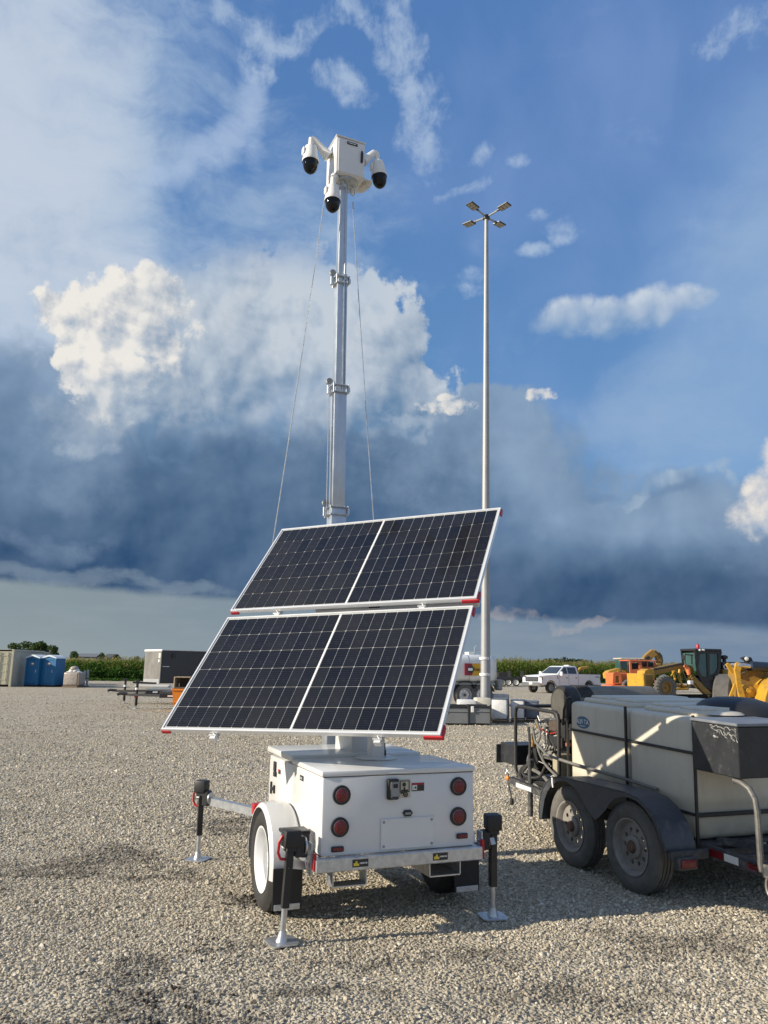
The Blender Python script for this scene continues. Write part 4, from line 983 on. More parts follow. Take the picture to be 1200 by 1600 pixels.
# toolbox hung over the rear left corner, with scraped paint
bx = wbox('toolbox', (-.53, -.60, 1.10), (.44, .60, .345), box_m, bev=.006)
wbox('toolbox_lid', (-.53, -.60, 1.285), (.455, .62, .022), box_lid_m, bx)
scr = mat('bare_scraped_metal', (.30, .30, .28), .6, .2, var=.3, vscale=40)
random.seed(3)
b = MB(FM)
def squig(s0, z0, s1, z1, n=12, j=.012, r=.0028):
    pts = [(lin(s0, s1, i / n) + .07 + random.uniform(-j, j), -.2985, .045 + lin(z0, z1, i / n) + random.uniform(-j, j)) for i in range(n + 1)]; b.tube(pts, [r * random.uniform(.5, 1.6) for _ in pts], 5)
squig(-.56, 1.215, -.80, 1.205); squig(-.57, 1.20, -.66, 1.165); squig(-.64, 1.175, -.80, 1.165, j=.016); squig(-.80, 1.21, -.81, 1.12); squig(-.74, 1.185, -.79, 1.13, j=.014); squig(-.60, 1.15, -.64, 1.12, 5, .012, .006); squig(-.70, 1.20, -.72, 1.14, 6, .012)
b.build('paint_scrapes', scr, bx, kind='stuff')
# bent grab rail at the back, shackle ring, rear reflectors
b = MB(FM); b.tube([(-.66, -.34, .905), (-.72, -.34, .90), (-.79, -.34, .87), (-.835, -.34, .81), (-.848, -.34, .73), (-.852, -.34, .55), (-.855, -.34, .36)], .021, 10); b.build('grab_rail', pipe_m, WT)
b = MB(FM); b.tube([(-1.06, -.35, .315 + sin(t_) * .055) if False else (-.935 + cos(t_) * .035, -.33, .29 + sin(t_) * .06) for t_ in np.linspace(0, 2 * pi, 13)[:-1]], .010, 7, closed=True); b.build('tie_ring', pipe_m, WT)
for s_, m_, n in ((-.40, redlens, 'red_reflective_tape'), (-.54, whitepaint, 'white_reflective_tape')):
    wbox(n, (s_ - .06, -.335, .372), (.13, .003, .050), m_, bev=.001)
wbox('oval_reflector', (-.79, -.335, .37), (.09, .004, .045), redlens, bev=.01)
# fender over both wheels
FO = [(1.27, .32), (1.275, .42), (1.24, .54), (1.15, .645), (1.03, .705), (.88, .725), (.43, .725), (.02, .725), (-.12, .705), (-.23, .65), (-.335, .55), (-.385, .43), (-.39, .39)]
def arc(c, r, a0, a1, n): return [(c + cos(R(lin(a0, a1, i / n))) * r, .335 + sin(R(lin(a0, a1, i / n))) * r) for i in range(n + 1)]
inner = arc(0, .395, 175 - 180 + 180, 20, 9)[::1]
inner = [(-.37, .39)] + arc(0, .36, 165, 38, 9) + [(.37, .49), (.43, .455), (.49, .49)] + arc(.86, .36, 142, 12, 9) + [(1.24, .32)]
for sd in (0, 1):
    yo = .035 if sd == 0 else -1.62 - .235
    yi = yo - .27 if sd == 0 else yo + .27
    b = MB()
    secs_ = [[(x, yo, z), (x, yi, z), (x * .995, yi, z - .006), (x * .995, yo, z - .006)] for x, z in FO]; b.rings(secs_)
    b.plate(FO + inner[::-1][0:0] + [], [], 0, 0) if False else None
    fd = b.build('fender', fend_m, WT)
    b = MB(); ol = FO + list(reversed(inner)); ol = FO + inner
    b.plate([(x, z) for x, z in FO] + [(x, z) for x, z in inner], [], yo - .006, yo - .001) if sd == 0 else b.plate(FO + inner, [], yo + .001, yo + .006)
    b.build('fender_skirt', fend_m, fd)
    b = MB(); b.tube([(x, yo, z) for x, z in FO], .006, 6); b.build('rolled_edge', frame_d, fd)
b = MB(); b.tube([(1.04, .034, .70), (1.035, .038, .66), (1.03, .036, .62)], .010, 6); b.build('bent_tab', whitepaint, WT)
wbox('light_bracket', (-.40, -.15, .365), (.035, .33, .06), frame_d); 
b = MB(); b.box((-.435, -.10, .315), (.05, .17, .085), bev=.012, seg=2); lb = b.build('tail_light', frame_d, WT); b = MB(); b.box((-.463, -.10, .317), (.010, .13, .055), bev=.008, seg=2); b.build('red_lens', redlens, lb)
# hose along the side
b = MB(FM); b.tube([(1.95, -.30, .98), (1.85, -.27, .86), (1.62, -.26, .76), (1.30, -.27, .745), (1.0, -.29, .735), (.5, -.305, .725), (.1, -.305, .71)], .014, 8); b.build('pressure_hose', hose_g, WT)
b = MB(FM); b.tube([(1.28, -.33, 1.33), (1.38, -.34, 1.31), (1.47, -.36, 1.20), (1.52, -.38, 1.05)], .012, 7); b.build('vent_hose', hose_m, WT)
# heater drum lying across the front
b = MB(FM); b.lathe((1.66, -.44, 1.235), (0, -1, 0), [(.170, 0), (.180, .01), (.180, .12)], 32); hd = b.build('heater_end', grime, WT)
b = MB(FM); b.lathe((1.66, -.56, 1.235), (0, -1, 0), [(.178, 0), (.178, .95), (.170, .96)], 32); b.build('heater_shell', heater_l, hd)
b = MB(FM); b.lathe((1.66, -.437, 1.235), (0, 1, 0), [(.145, 0), (.145, .006)], 32); b.build('heater_plate', heater_m, hd)
b = MB(FM)
for k in range(9): b.tube([(1.66 + cos(R(a)) * .183, -.58 - k * .018, 1.235 + sin(R(a)) * .183) for a in range(20, 170, 15)], .004, 5)
b.build('heater_louvre', grime, hd, kind='stuff')
wbox('heater_stand', (1.64, -.75, .98), (.30, .50, .16), grime); wbox('heater_leg', (1.45, -.50, .66), (.04, .05, .5), grime); wbox('heater_back', (1.40, -.95, .75), (.06, .9, .6), grime)
# pump cage of bent tube
def loop(pts, r=.019, closed=True, m=grime, name='cage_loop'):
    q = []
    n = len(pts)
    for i in range(n):
        a, p, c = Vector(pts[i - 1]), Vector(pts[i]), Vector(pts[(i + 1) % n])
        q += [p + (a - p).normalized() * .07, p + (a - p).normalized() * .02 + (c - p).normalized() * .02, p + (c - p).normalized() * .07]
    b = MB(FM); b.tube(q, r, 8, closed=True); return b.build(name, m, WT)
CS0, CS1, CZ0, CZ1 = 1.66, 2.50, .44, 1.15
loop([(CS0, -.42, CZ0), (CS1, -.42, CZ0), (CS1, -.42, CZ1), (CS0, -.42, CZ1)])
loop([(CS0, -1.35, CZ0), (CS1, -1.35, CZ0), (CS1, -1.35, CZ1), (CS0, -1.35, CZ1)])
for s_, z_ in ((CS0 + .05, CZ1), (CS1 - .05, CZ1), (CS0 + .05, CZ0), (CS1 - .05, CZ0)):
    b = MB(FM); b.cyl((s_, -.42, z_), (s_, -1.35, z_), .018, n=8); b.build('cage_bar', grime, WT)
wbox('skid_plate', (2.0, -.88, .43), (.85, 1.0, .02), grime)
# engine and pump
wbox('engine_block', (2.0, -.98, .66), (.34, .38, .42), grime, bev=.03, seg=2)
wbox('engine_housing', (2.06, -1.08, .76), (.70, .30, .62), grime, bev=.02)
wbox('radiator_screen', (1.80, -.80, .74), (.30, .10, .50), grime, bev=.02)
wbox('air_cleaner', (2.0, -.95, .97), (.24, .30, .12), cast, bev=.03, seg=2)
b = MB(FM)
for k in range(7): b.box((1.92, -.76, .55 + k * .030), (.16, .10, .012), bev=.002)
b.build('cylinder_fins', cast, WT, kind='stuff')
wbox('pump_body', (2.10, -.66, .72), (.19, .17, .16), cast, bev=.012, seg=2)
for i in range(3):
    for j in range(2):
        b = MB(FM); b.lathe((2.05 + i * .05, -.575, .685 + j * .07), (0, 1, 0), [(.019, 0), (.019, .02), (.012, .026)], 8); b.build('pump_valve_cap', cast, WT)
wbox('belt_guard', (1.83, -.62, .74), (.22, .09, .44), grime, bev=.02, seg=2)
wbox('battery_box', (1.72, -.50, .60), (.16, .14, .30), tanpaint, bev=.01)
wbox('engine_shroud', (2.02, -.80, .90), (.46, .30, .16), grime, bev=.03, seg=2)
wbox('exhaust_box', (1.86, -.56, 1.00), (.22, .14, .12), mat('burnt_steel', (.12, .09, .07), .6, .5, var=.4, vscale=20), bev=.02)
wbox('coil_rack', (2.26, -.62, .62), (.10, .22, .26), grime, bev=.01)
wbox('fuel_tank', (2.02, -1.05, 1.02), (.30, .40, .10), grime, bev=.03, seg=2)
wbox('control_plate', (1.80, -.47, .86), (.30, .012, .10), grime)
for s_, z_, r_, m_ in ((2.28, .86, .018, brass), (2.28, .80, .024, brass), (2.20, 1.0, .018, brass), (1.62, .89, .030, copper)):
    b = MB(FM); b.lathe((s_, -.50, z_ - .05), (0, 0, 1), [(r_, 0), (r_, .03), (r_ * .6, .035), (r_ * .6, .08)], 8); b.build('brass_valve', m_, WT)
random.seed(11)
hoses = [([(2.30, -.46, .95), (2.24, -.44, .78), (2.20, -.40, .60), (2.28, -.38, .50), (2.18, -.36, .47), (1.95, -.37, .50), (1.85, -.38, .62)], .014, hose_m),
         ([(2.22, -.50, 1.02), (2.10, -.45, 1.00), (2.00, -.42, .90), (2.02, -.40, .78), (1.85, -.38, .64), (1.60, -.36, .56)], .012, hose_g),
         ([(2.32, -.50, .70), (2.24, -.42, .62), (2.12, -.38, .56), (1.98, -.38, .54), (1.88, -.40, .50), (1.80, -.40, .44), (1.70, -.38, .36)], .018, hose_g),
         ([(2.30, -.48, .56), (2.36, -.42, .52), (2.34, -.38, .44), (2.22, -.36, .40)], .022, hose_m),
         ([(2.25, -.55, 1.0), (2.05, -.55, 1.05), (1.85, -.50, .98), (1.72, -.47, .90)], .008, hose_m), ([(2.28, -.60, .9), (2.12, -.50, .95), (1.95, -.5, .92), (1.75, -.5, .97)], .007, mat('red_wire', (.35, .03, .02), .5)),
         ([(1.92, -.6, 1.02), (1.95, -.48, .93), (1.80, -.46, .80), (1.74, -.43, .70)], .008, hose_m), ([(2.1, -.6, .98), (2.18, -.46, .88), (2.12, -.45, .80), (2.16, -.5, .74)], .009, hose_g)]
for pts, r_, m_ in hoses:
    P_ = [Vector(p) for p in pts]; q = []
    for i in range(len(P_) - 1):
        a, b0, b1, c = P_[max(i - 1, 0)], P_[i], P_[i + 1], P_[min(i + 2, len(P_) - 1)]
        for k in range(4):
            t_ = k / 4; q.append(.5 * ((2 * b0) + (b1 - a) * t_ + (2 * a - 5 * b0 + 4 * b1 - c) * t_ ** 2 + (3 * b0 - a - 3 * b1 + c) * t_ ** 3))
    q.append(P_[-1]); b = MB(FM); b.tube(q, r_, 7); b.build('hose', m_, WT)
b = MB(FM)
for k in range(130):
    c = Vector((random.uniform(1.7, 2.3), random.uniform(-.8, -.5), random.uniform(.5, 1.05))); d = Vector((random.uniform(-1, 1), random.uniform(-.4, .4), random.uniform(-1, 1))).normalized() * random.uniform(.02, .06)
    b.cyl(c - d, c + d, random.uniform(.004, .012), n=6)
b.build('small_fittings', cast, WT, kind='stuff')
# tongue: black side box, jack, marker lamp, safety chain
tb = wbox('tongue_box', (2.74, -.62, .62), (.30, .34, .21), box_m, bev=.005); wbox('box_flap', (2.90, -.56, .60), (.012, .32, .20), frame_d, tb)
b = MB(FM); b.cyl((2.10, -.36, .64), (2.10, -.36, .10), .026, n=12); b.box((2.10, -.36, .62), (.07, .06, .07), bev=.01); jk = b.build('tongue_jack', frame_d, WT)
b = MB(FM); b.tube([(2.42, -.32, .40), (1.62, -.30, .375)], .030, sq=True); b.build('outer_rail', frame_d, WT)
b = MB(FM); b.ball((2.44, -.285, .415), .028, (1, .6, 1)); b.build('amber_marker', amber, WT)
wbox('worn_decal', (2.08, -.268, .385), (.30, .003, .04), whitepaint, bev=.001)
b = MB(FM)
for i in range(7): 
    c = Vector((2.86 - i * .012, -.50, .44 - i * .034)); b.tube([c + Vector((cos(t_) * (.018 if i % 2 else .008), (.0 if i % 2 else 1) * cos(t_) * .016, sin(t_) * .026)) for t_ in np.linspace(0, 2 * pi, 9)[:-1]], .006, 5, closed=True)
b.build('safety_chain', galv, WT)
b = MB(FM); b.tube([(2.50, -.33, .45), (2.46, -.31, .33), (2.42, -.31, .26), (2.40, -.31, .22)], .010, 6); b.lathe((2.39, -.31, .215), (0, 0, -1), [(.02, 0), (.022, .05), (.016, .06)], 10); b.build('light_plug', hose_m, WT)
# black cover arched over the rear tank opening
b = MB(FM); b.lathe((.0, -1.02, 1.295), (0, 0, 1), [(.33, 0), (.31, .045), (.25, .09), (.15, .12), (.02, .13)], 28); b.build('manway_cover', blackp, WT)

# ------------------------------------------------------------------ yard: light mast, machines, stores
whitecar = mat('white_car_paint', (.80, .81, .80), .35, var=.02, coat=.2)
glass_d = mat('dark_window_glass', (.03, .036, .042), .08, var=.05, coat=.5)
glass_g = mat('green_window_glass', (.035, .09, .085), .12, var=.3, vscale=2, coat=.4)
chrome = mat('chrome', (.60, .61, .62), .2, .9, var=.1)
catyellow = mat('machine_yellow', (.56, .30, .025), .45, var=.16, vscale=2, dirt=(.17, .12, .06), dirt_amt=.5)
cattan = mat('dusty_machine_yellow', (.30, .17, .03), .5, var=.2, vscale=2, dirt=(.16, .12, .07), dirt_amt=.5)
orange = mat('faded_orange_paint', (.66, .17, .06), .5, var=.12, vscale=2, dirt=(.35, .2, .12), dirt_amt=.2)
binorange = mat('orange_bin_steel', (.80, .24, .02), .45, var=.06)
wood = mat('crate_wood', (.38, .29, .19), .75, var=.25, vscale=8)
wood_d = mat('dark_board', (.16, .115, .08), .8, var=.25, vscale=8)
cream_steel = mat('cream_container_steel', (.56, .52, .38), .55, var=.06, dirt=(.32, .26, .18), dirt_amt=.12)
shaded_steel = mat('shaded_container_steel', (.44, .44, .38), .6, var=.08, vscale=.6, dirt=(.3, .27, .2), dirt_amt=.2)  # shade of the long container sides is put into this greyer colour
potty_b = mat('portable_toilet_blue', (.012, .13, .30), .45, var=.08)
potty_w = mat('portable_toilet_roof', (.66, .72, .78), .5, var=.04)
wrap = mat('plastic_wrap', (.34, .30, .27), .3, var=.25, vscale=7, bump=.012, bscale=9)
wrap_w = mat('white_wrap', (.74, .73, .70), .35, var=.12, vscale=6, bump=.012, bscale=9)
slate = mat('slate_sheet', (.13, .15, .19), .5, var=.15)
steelgrey = mat('grey_painted_steel', (.21, .22, .22), .5, .1, var=.12, vscale=3, dirt=(.3, .28, .24), dirt_amt=.15)
blacktr = mat('black_trailer_skin', (.035, .037, .042), .35, var=.05)
silvertr = mat('silver_trailer_skin', (.24, .235, .22), .45, .4, var=.18, vscale=1.5)
concrete = mat('pale_bundle', (.52, .49, .42), .8, var=.15, vscale=6)
pole_m = mat('galvanised_pole', (.34, .345, .35), .55, .3, var=.12, vscale=2)

def root_px(name, label, cat, px, Y, rz=0., group=None):
    p = atpx(px, 1045, Y); return thing(name, label, cat, (p.x, Y, 0), rz, group)
def box_part(n, par, c, d, m, bev=.01, rot=(0, 0, 0), label=None):
    b = MB(); b.box(c, d, rot, bev); return b.build(n, m, par, label)

# --- light mast
LP = root_px('light_mast', 'tall galvanised yard light pole with four lamp arms at its top', 'light pole', 757.5, 27)
topz = atpx(760, 338, 27).z; lx = atpx(760, 338, 27).x - LP.location.x
b = MB(); b.tube([(lx * k, 0, topz * k) for k in np.linspace(0, 1, 9)], [lin(.175, .075, k) for k in np.linspace(0, 1, 9)], 16); b.build('pole', pole_m, LP)
b = MB(); b.lathe((0, 0, 0), (0, 0, 1), [(.32, 0), (.32, .04), (.2, .05), (.19, .12)], 18); b.build('base_flange', pole_m, LP)
for py in (1031, 1056):
    z = atpx(757.5, py, 27).z; b = MB(); b.lathe((0, 0, z), (0, 0, 1), [(.178, 0), (.186, .01), (.186, .08), (.178, .09)], 18); b.build('band', white_pl, LP)
b = MB(); b.lathe((lx, 0, topz - .15), (0, 0, 1), [(.09, 0), (.13, .02), (.13, .16), (.08, .2)], 14); b.build('arm_hub', black, LP)
for sx, sy_ in ((-1, -1), (1, -1), (-1, 1), (1, 1)):
    e0 = Vector((lx, 0, topz - .04)); e1 = e0 + Vector((sx * .42, sy_ * .42, .06)); b = MB(); b.tube([e0, e1], .035, 8); ar = b.build('lamp_arm', pole_m, LP)
    d = Vector((sx, sy_, .12)).normalized(); sd_ = Vector((-sy_, sx, 0)).normalized(); M = frame_m(e1 + d * .26, d, sd_, d.cross(sd_))
    b = MB(M); b.box((0, 0, .0), (.46, .32, .055), bev=.012); b.box((-.28, 0, 0), (.14, .08, .06), bev=.01); b.build('lamp_head', black, ar)
    b = MB(M); zl = -.03 if d.cross(sd_).z > 0 else .03
    for i in range(3): b.box(((i - 1) * .14, 0, zl), (.12, .26, .008), bev=.002)
    b.build('led_panel', mat('led_lens', (.36, .33, .27), .3, var=.2, vscale=30), ar, kind='stuff')

# --- white pickup
PK = thing('pickup_truck', 'white crew cab pickup truck parked in front of the corn', 'pickup truck', (13.65, 60.0, 0), R(213))
def car_wheel(par, x, y, r, w, hub=chrome): return wheel(par, (x, y, r), r, w, (0, 1 if y > 0 else -1, 0), r * .58, rubber, hub, None, holes=6, detail=False, n=22)
for x in (2.03, -2.03):
    for y in (.88, -.88): car_wheel(PK, x, y, .41, .28, grey)
def arcp(cx, cz, r, a0, a1, n=8): return [(cx + cos(R(lin(a0, a1, i / n))) * r, cz + sin(R(lin(a0, a1, i / n))) * r) for i in range(n + 1)]
ol = [(-3.28, .62), (-3.30, 1.38), (-.98, 1.40), (-.98, 1.36), (1.10, 1.38), (1.25, 1.36), (2.75, 1.26), (2.98, 1.12), (3.0, .62)] + arcp(2.03, .44, .52, 20, 160) + [(1.4, .50), (-1.4, .50)] + arcp(-2.03, .44, .52, 20, 160)
b = MB(); b.plate(ol, [], -.99, .99); b.build('body', whitecar, PK)
b = MB(); b.rings([[(-.98, -.92, 1.36), (1.30, -.92, 1.36), (1.30, .92, 1.36), (-.98, .92, 1.36)], [(-.94, -.72, 1.96), (.42, -.72, 1.96), (.42, .72, 1.96), (-.94, .72, 1.96)], [(-.85, -.62, 2.0), (.30, -.62, 2.0), (.30, .62, 2.0), (-.85, .62, 2.0)]]); cb = b.build('cab', whitecar, PK)
def quad_panel(par, n, pts, m, off):
    b = MB(); p = [Vector(q) for q in pts]; nn = (p[1] - p[0]).cross(p[2] - p[0]).normalized()
    if nn.dot(Vector(off)) < 0: nn = -nn
    b.rings([[q + nn * .004 for q in p], [q + nn * .02 for q in p]]); return b.build(n, m, par, smooth=0)
for sd in (1, -1):
    f = lambda x, t: (x, sd * lin(.92, .72, t), lin(1.36, 1.96, t))
    quad_panel(cb, 'side_window', [f(.20, .10), f(1.02, .10), f(.42, .88), f(.20, .88)], glass_d, (0, sd, 0))
    quad_panel(cb, 'side_window', [f(-.80, .10), f(.10, .10), f(.10, .88), f(-.78, .88)], glass_d, (0, sd, 0))
    for x in (.15, -.85, 1.12): box_part('door_seam', PK, (x, sd * .993, .98), (.015, .01, .74), black, 0)
    for x in (.38, -.62): box_part('door_handle', PK, (x - .02, sd * 1.0, 1.12), (.17, .03, .05), black)
    box_part('mirror', PK, (1.02, sd * 1.10, 1.42), (.14, .24, .30), whitecar, .03)
    box_part('side_vent', PK, (1.30, sd * .995, 1.16), (.08, .02, .24), black)
    box_part('running_board', PK, (0, sd * .95, .46), (2.3, .16, .06), black)
    M = mtx((-2.95, sd * .994, 1.20), (pi / 2 * (1 if sd < 0 else -1), pi if sd > 0 else 0, 0)); tiny_print(M, .42, .12, slate, PK, 3)
    for x, m_ in ((2.90, clearlens), (-3.27, redlens)): box_part('lamp', PK, (x, sd * .86, 1.08), (.16, .26, .30), m_, .03)
quad_panel(cb, 'windscreen', [(1.22, -.80, 1.42), (1.22, .80, 1.42), (.50, .66, 1.90), (.50, -.66, 1.90)], glass_d, (1, 0, 1))
box_part('grille', PK, (3.0, 0, 1.00), (.06, 1.35, .34), black, .02); 
for z in (.92, 1.0, 1.08): box_part('grille_bar', PK, (3.04, 0, z), (.03, 1.3, .035), chrome)
box_part('front_bumper', PK, (3.05, 0, .66), (.22, 1.9, .28), chrome, .05); box_part('number_plate', PK, (3.17, .05, .70), (.02, .34, .16), white_pl)
box_part('rear_bumper', PK, (-3.38, 0, .62), (.18, 1.8, .2), chrome, .04)
box_part('headache_rack', PK, (-1.08, 0, 1.66), (.06, 1.5, .56), black, .02); box_part('beacon', PK, (-.75, 0, 2.04), (.25, .5, .07), white_pl)
box_part('bed_rail', PK, (-2.1, .93, 1.41), (2.2, .08, .05), black)
b = MB(); b.tube([(-1.3, .3, 1.45), (-2.0, .2, 1.85), (-2.9, .1, 1.95)], .09, sq=True); b.build('loader_arm', catyellow, thing('bed_crane', 'small yellow crane arm lying in the pickup bed', 'crane', (13.65, 60.0, 0), R(213)))

# --- motor grader
def grader():
    Y = 50; G = root_px('motor_grader', 'yellow motor grader with black cab and long blade facing left', 'grader', 1078, Y, R(196)); x0 = G.location.x; k = cos(R(16))
    def L(px, py): p = atpx(px, py, Y); return -(p.x - x0) / k, p.z
    def pb_(n, xa, ya, xb, yb, y0, y1, m, bev=.03, par=G):
        (a, b_), (c, d) = L(xa, ya), L(xb, yb); b = MB(); b.box(((a + c) / 2, (y0 + y1) / 2, (b_ + d) / 2), (abs(a - c), abs(y1 - y0), abs(b_ - d)), bev=bev); return b.build(n, m, par)
    def pt(n, pts, y, r, m, par=G, sq=False): b = MB(); b.tube([(L(*p)[0], y if not isinstance(y, list) else y[i], L(*p)[1]) for i, p in enumerate(pts)], r, 8, sq=sq); return b.build(n, m, par)
    # near side is +y (left of the machine)
    fx = L(1017, 1079)[0]
    for y in (1.05, -1.05): wheel(G, (fx, y, .70), .70, .36, (0, 1 if y > 0 else -1, 0), .36, rubber_d, cattan, rust, holes=0, detail=False, lug=True, n=28)
    for px in (1139, 1172):
        for y in (1.05, -1.05): wheel(G, (L(px, 1080)[0], y, .72), .72, .38, (0, 1 if y > 0 else -1, 0), .36, rubber_d, cattan, rust, holes=0, detail=False, lug=True, n=28)
    pb_('front_axle', 1012, 1076, 1022, 1082, -1.1, 1.1, cattan)
    pb_('push_block', 984, 1052, 990, 1082, -.95, .80, catyellow, .04)
    pb_('front_housing', 990, 1053, 1006, 1080, -.55, .55, cattan, .04)
    b = MB(); b.plate([L(992, 1056), L(994, 1048), L(1000, 1045), L(1009, 1046), L(1011, 1058), L(1000, 1066)], [], -.40, .40); b.build('front_hood', catyellow, G)
    pt('main_beam', [(1004, 1052), (1030, 1046), (1058, 1041), (1080, 1046)], 0, .20, cattan, sq=True)
    pt('beam_hose', [(1012, 1045.5), (1030, 1043), (1062, 1037)], .18, .07, hose_m)
    pt('lower_beam', [(1028, 1072), (1045, 1070), (1066, 1073)], .3, .10, catyellow)
    b = MB(); cx, cz = L(1048, 1076); b.lathe((cx, 0, cz - .06), (0, 0, 1), [(.85, 0), (.95, .03), (.95, .10), (.85, .13)], 28); b.build('circle_ring', catyellow, G)
    for pp in (((1052, 1046), (1050, 1058), (1058, 1073)), ((1062, 1042), (1068, 1056), (1066, 1072)), ((1040, 1048), (1044, 1060), (1040, 1070))): pt('lift_cylinder', pp, .45, .07, catyellow)
    pt('lift_link', [(1058, 1040), (1064, 1045), (1065, 1054)], .62, .12, orange); pt('hydraulic_hose', [(1036, 1056), (1042, 1048), (1050, 1052), (1054, 1062)], .5, .035, catyellow)
    pt('hydraulic_hose', [(1044, 1050), (1052, 1060), (1048, 1068)], .55, .03, hose_m)
    pt('rear_frame', [(1072, 1058), (1088, 1074), (1102, 1086)], .45, .16, cattan, sq=True)
    b = MB(); a, c = L(1033, 1090)[0], L(1108, 1090)[0]
    secs_ = []
    zb, zt_ = L(1070, 1098)[1], L(1070, 1084)[1]
    for x in (a, c): secs_.append([(x, .75 + .20 * (1 - (2 * t_ - 1) ** 2) * -1 + (x - a) * .05, lin(zb, zt_, t_)) for t_ in np.linspace(0, 1, 7)] + [(x, .80 + .20 * (1 - (2 * t_ - 1) ** 2) * -1 + (x - a) * .05, lin(zb, zt_, t_)) for t_ in np.linspace(1, 0, 7)])
    b.rings(secs_); bl_ = b.build('blade', grime, G)
    b = MB(); b.box(((a + c) / 2, .80, zb - .02), (abs(a - c), .04, .26), bev=.005); b.build('cutting_edge', galv, bl_)
    pb_('white_cover', 1063, 1063, 1070, 1069, .5, .8, white_pl)
    b = MB(); b.lathe((L(1024, 1062)[0], .3, L(1024, 1062)[1]), (0, 1, 0), [(.02, .0), (.30, .01), (.34, .2), (.3, .4)], 16); b.build('work_lamp', galv, G)
    # cab
    cabp = [L(1074, 1018), L(1077, 1015), L(1119, 1017), L(1121, 1020), L(1119, 1045), L(1113, 1062), L(1085, 1064), L(1078, 1050)]
    b = MB(); b.plate(cabp, [[L(1083, 1022), L(1095, 1021), L(1096, 1058), L(1086, 1056), L(1080, 1044)], [L(1100, 1021), L(1115, 1022), L(1115, 1042), L(1110, 1052), L(1100, 1056)]], .62, .70)
    b.plate(cabp, [[L(1083, 1022), L(1115, 1022), L(1112, 1055), L(1086, 1056)]], -.70, -.62); C_ = b.build('cab', black, G)
    b = MB(); b.plate([L(1083, 1022), L(1095, 1021), L(1096, 1058), L(1086, 1056), L(1080, 1044)], [], .63, .65); b.build('door_glass', glass_g, C_)
    b = MB(); b.plate([L(1100, 1021), L(1115, 1022), L(1115, 1042), L(1110, 1052), L(1100, 1056)], [], .63, .65); b.build('side_glass', glass_g, C_)
    q0, q1, q2, q3 = L(1076, 1020), L(1080, 1048), L(1118, 1020), L(1114, 1060)
    b = MB(); b.rings([[(q0[0], -.62, q0[1]), (q0[0], .62, q0[1]), (q1[0], .62, q1[1]), (q1[0], -.62, q1[1])], [(q0[0] - .03, -.62, q0[1]), (q0[0] - .03, .62, q0[1]), (q1[0] - .03, .62, q1[1]), (q1[0] - .03, -.62, q1[1])]]); b.build('windscreen', glass_g, C_)
    b = MB(); b.rings([[(q2[0], -.62, q2[1]), (q2[0], .62, q2[1]), (q3[0], .62, q3[1]), (q3[0], -.62, q3[1])], [(q2[0] + .03, -.62, q2[1]), (q2[0] + .03, .62, q2[1]), (q3[0] + .03, .62, q3[1]), (q3[0] + .03, -.62, q3[1])]]); b.build('rear_glass', glass_g, C_)
    pb_('cab_roof', 1073, 1013.5, 1121, 1018, -.75, .78, black, .05, C_); pb_('cab_floor', 1082, 1060, 1116, 1076, -.6, .6, black, .04, C_)
    pb_('seat', 1098, 1040, 1106, 1056, -.25, .25, black, .05, C_)
    b = MB(); rx, rz_ = L(1087, 1013.5); b.lathe((rx, .3, rz_), (0, 0, 1), [(.10, 0), (.10, .22), (.06, .28)], 10); b.build('red_beacon', red, C_)
    for px in (1081, 1087): b = MB(); x, z = L(px, 1016); b.box((x, .83, z), (.16, .08, .12), bev=.02); b.build('roof_lamp', white_pl, C_)
    pt('antenna', [(1096, 1014), (1096, 1002)], -.2, .012, black, C_)
    for pts in (((1057, 1042), (1057, 1021)), ((1057, 1023), (1071, 1024)), ((1069, 1038), (1069, 1022))): pt('mirror_post', pts, .7, .035, black)
    pb_('mirror', 1052.5, 1024, 1054.5, 1031, .6, .9, black)
    pt('exhaust_pipe', [(1127.5, 1036), (1127.5, 1023), (1129, 1018)], .2, .10, black); b = MB(); x, z = L(1135, 1026); b.lathe((x, .2, z - .45), (0, 0, 1), [(.12, 0), (.12, .3), (.24, .34), (.24, .5), (.1, .56)], 12); b.build('air_intake', black, G)
    pb_('engine_hood', 1125, 1040, 1182, 1072, -.55, .60, cattan, .05); pb_('hood_top', 1124, 1034, 1180, 1047, -.60, .64, black, .05)
    a = L(1135, 1042); M = mtx((a[0], .645, a[1] - .02), (pi / 2, 0, pi)); text_bm('CAT', .42, M, .006, 1.0, .008).build('logo_lettering', white_pl, G)
    pb_('tandem_case', 1132, 1076, 1176, 1086, .5, .8, black)
    b = MB(); b.box((L(1120, 1066)[0], .3, L(1120, 1066)[1]), (1.0, 1.2, .9), bev=.05); b.build('battery_step', black, G)
grader()

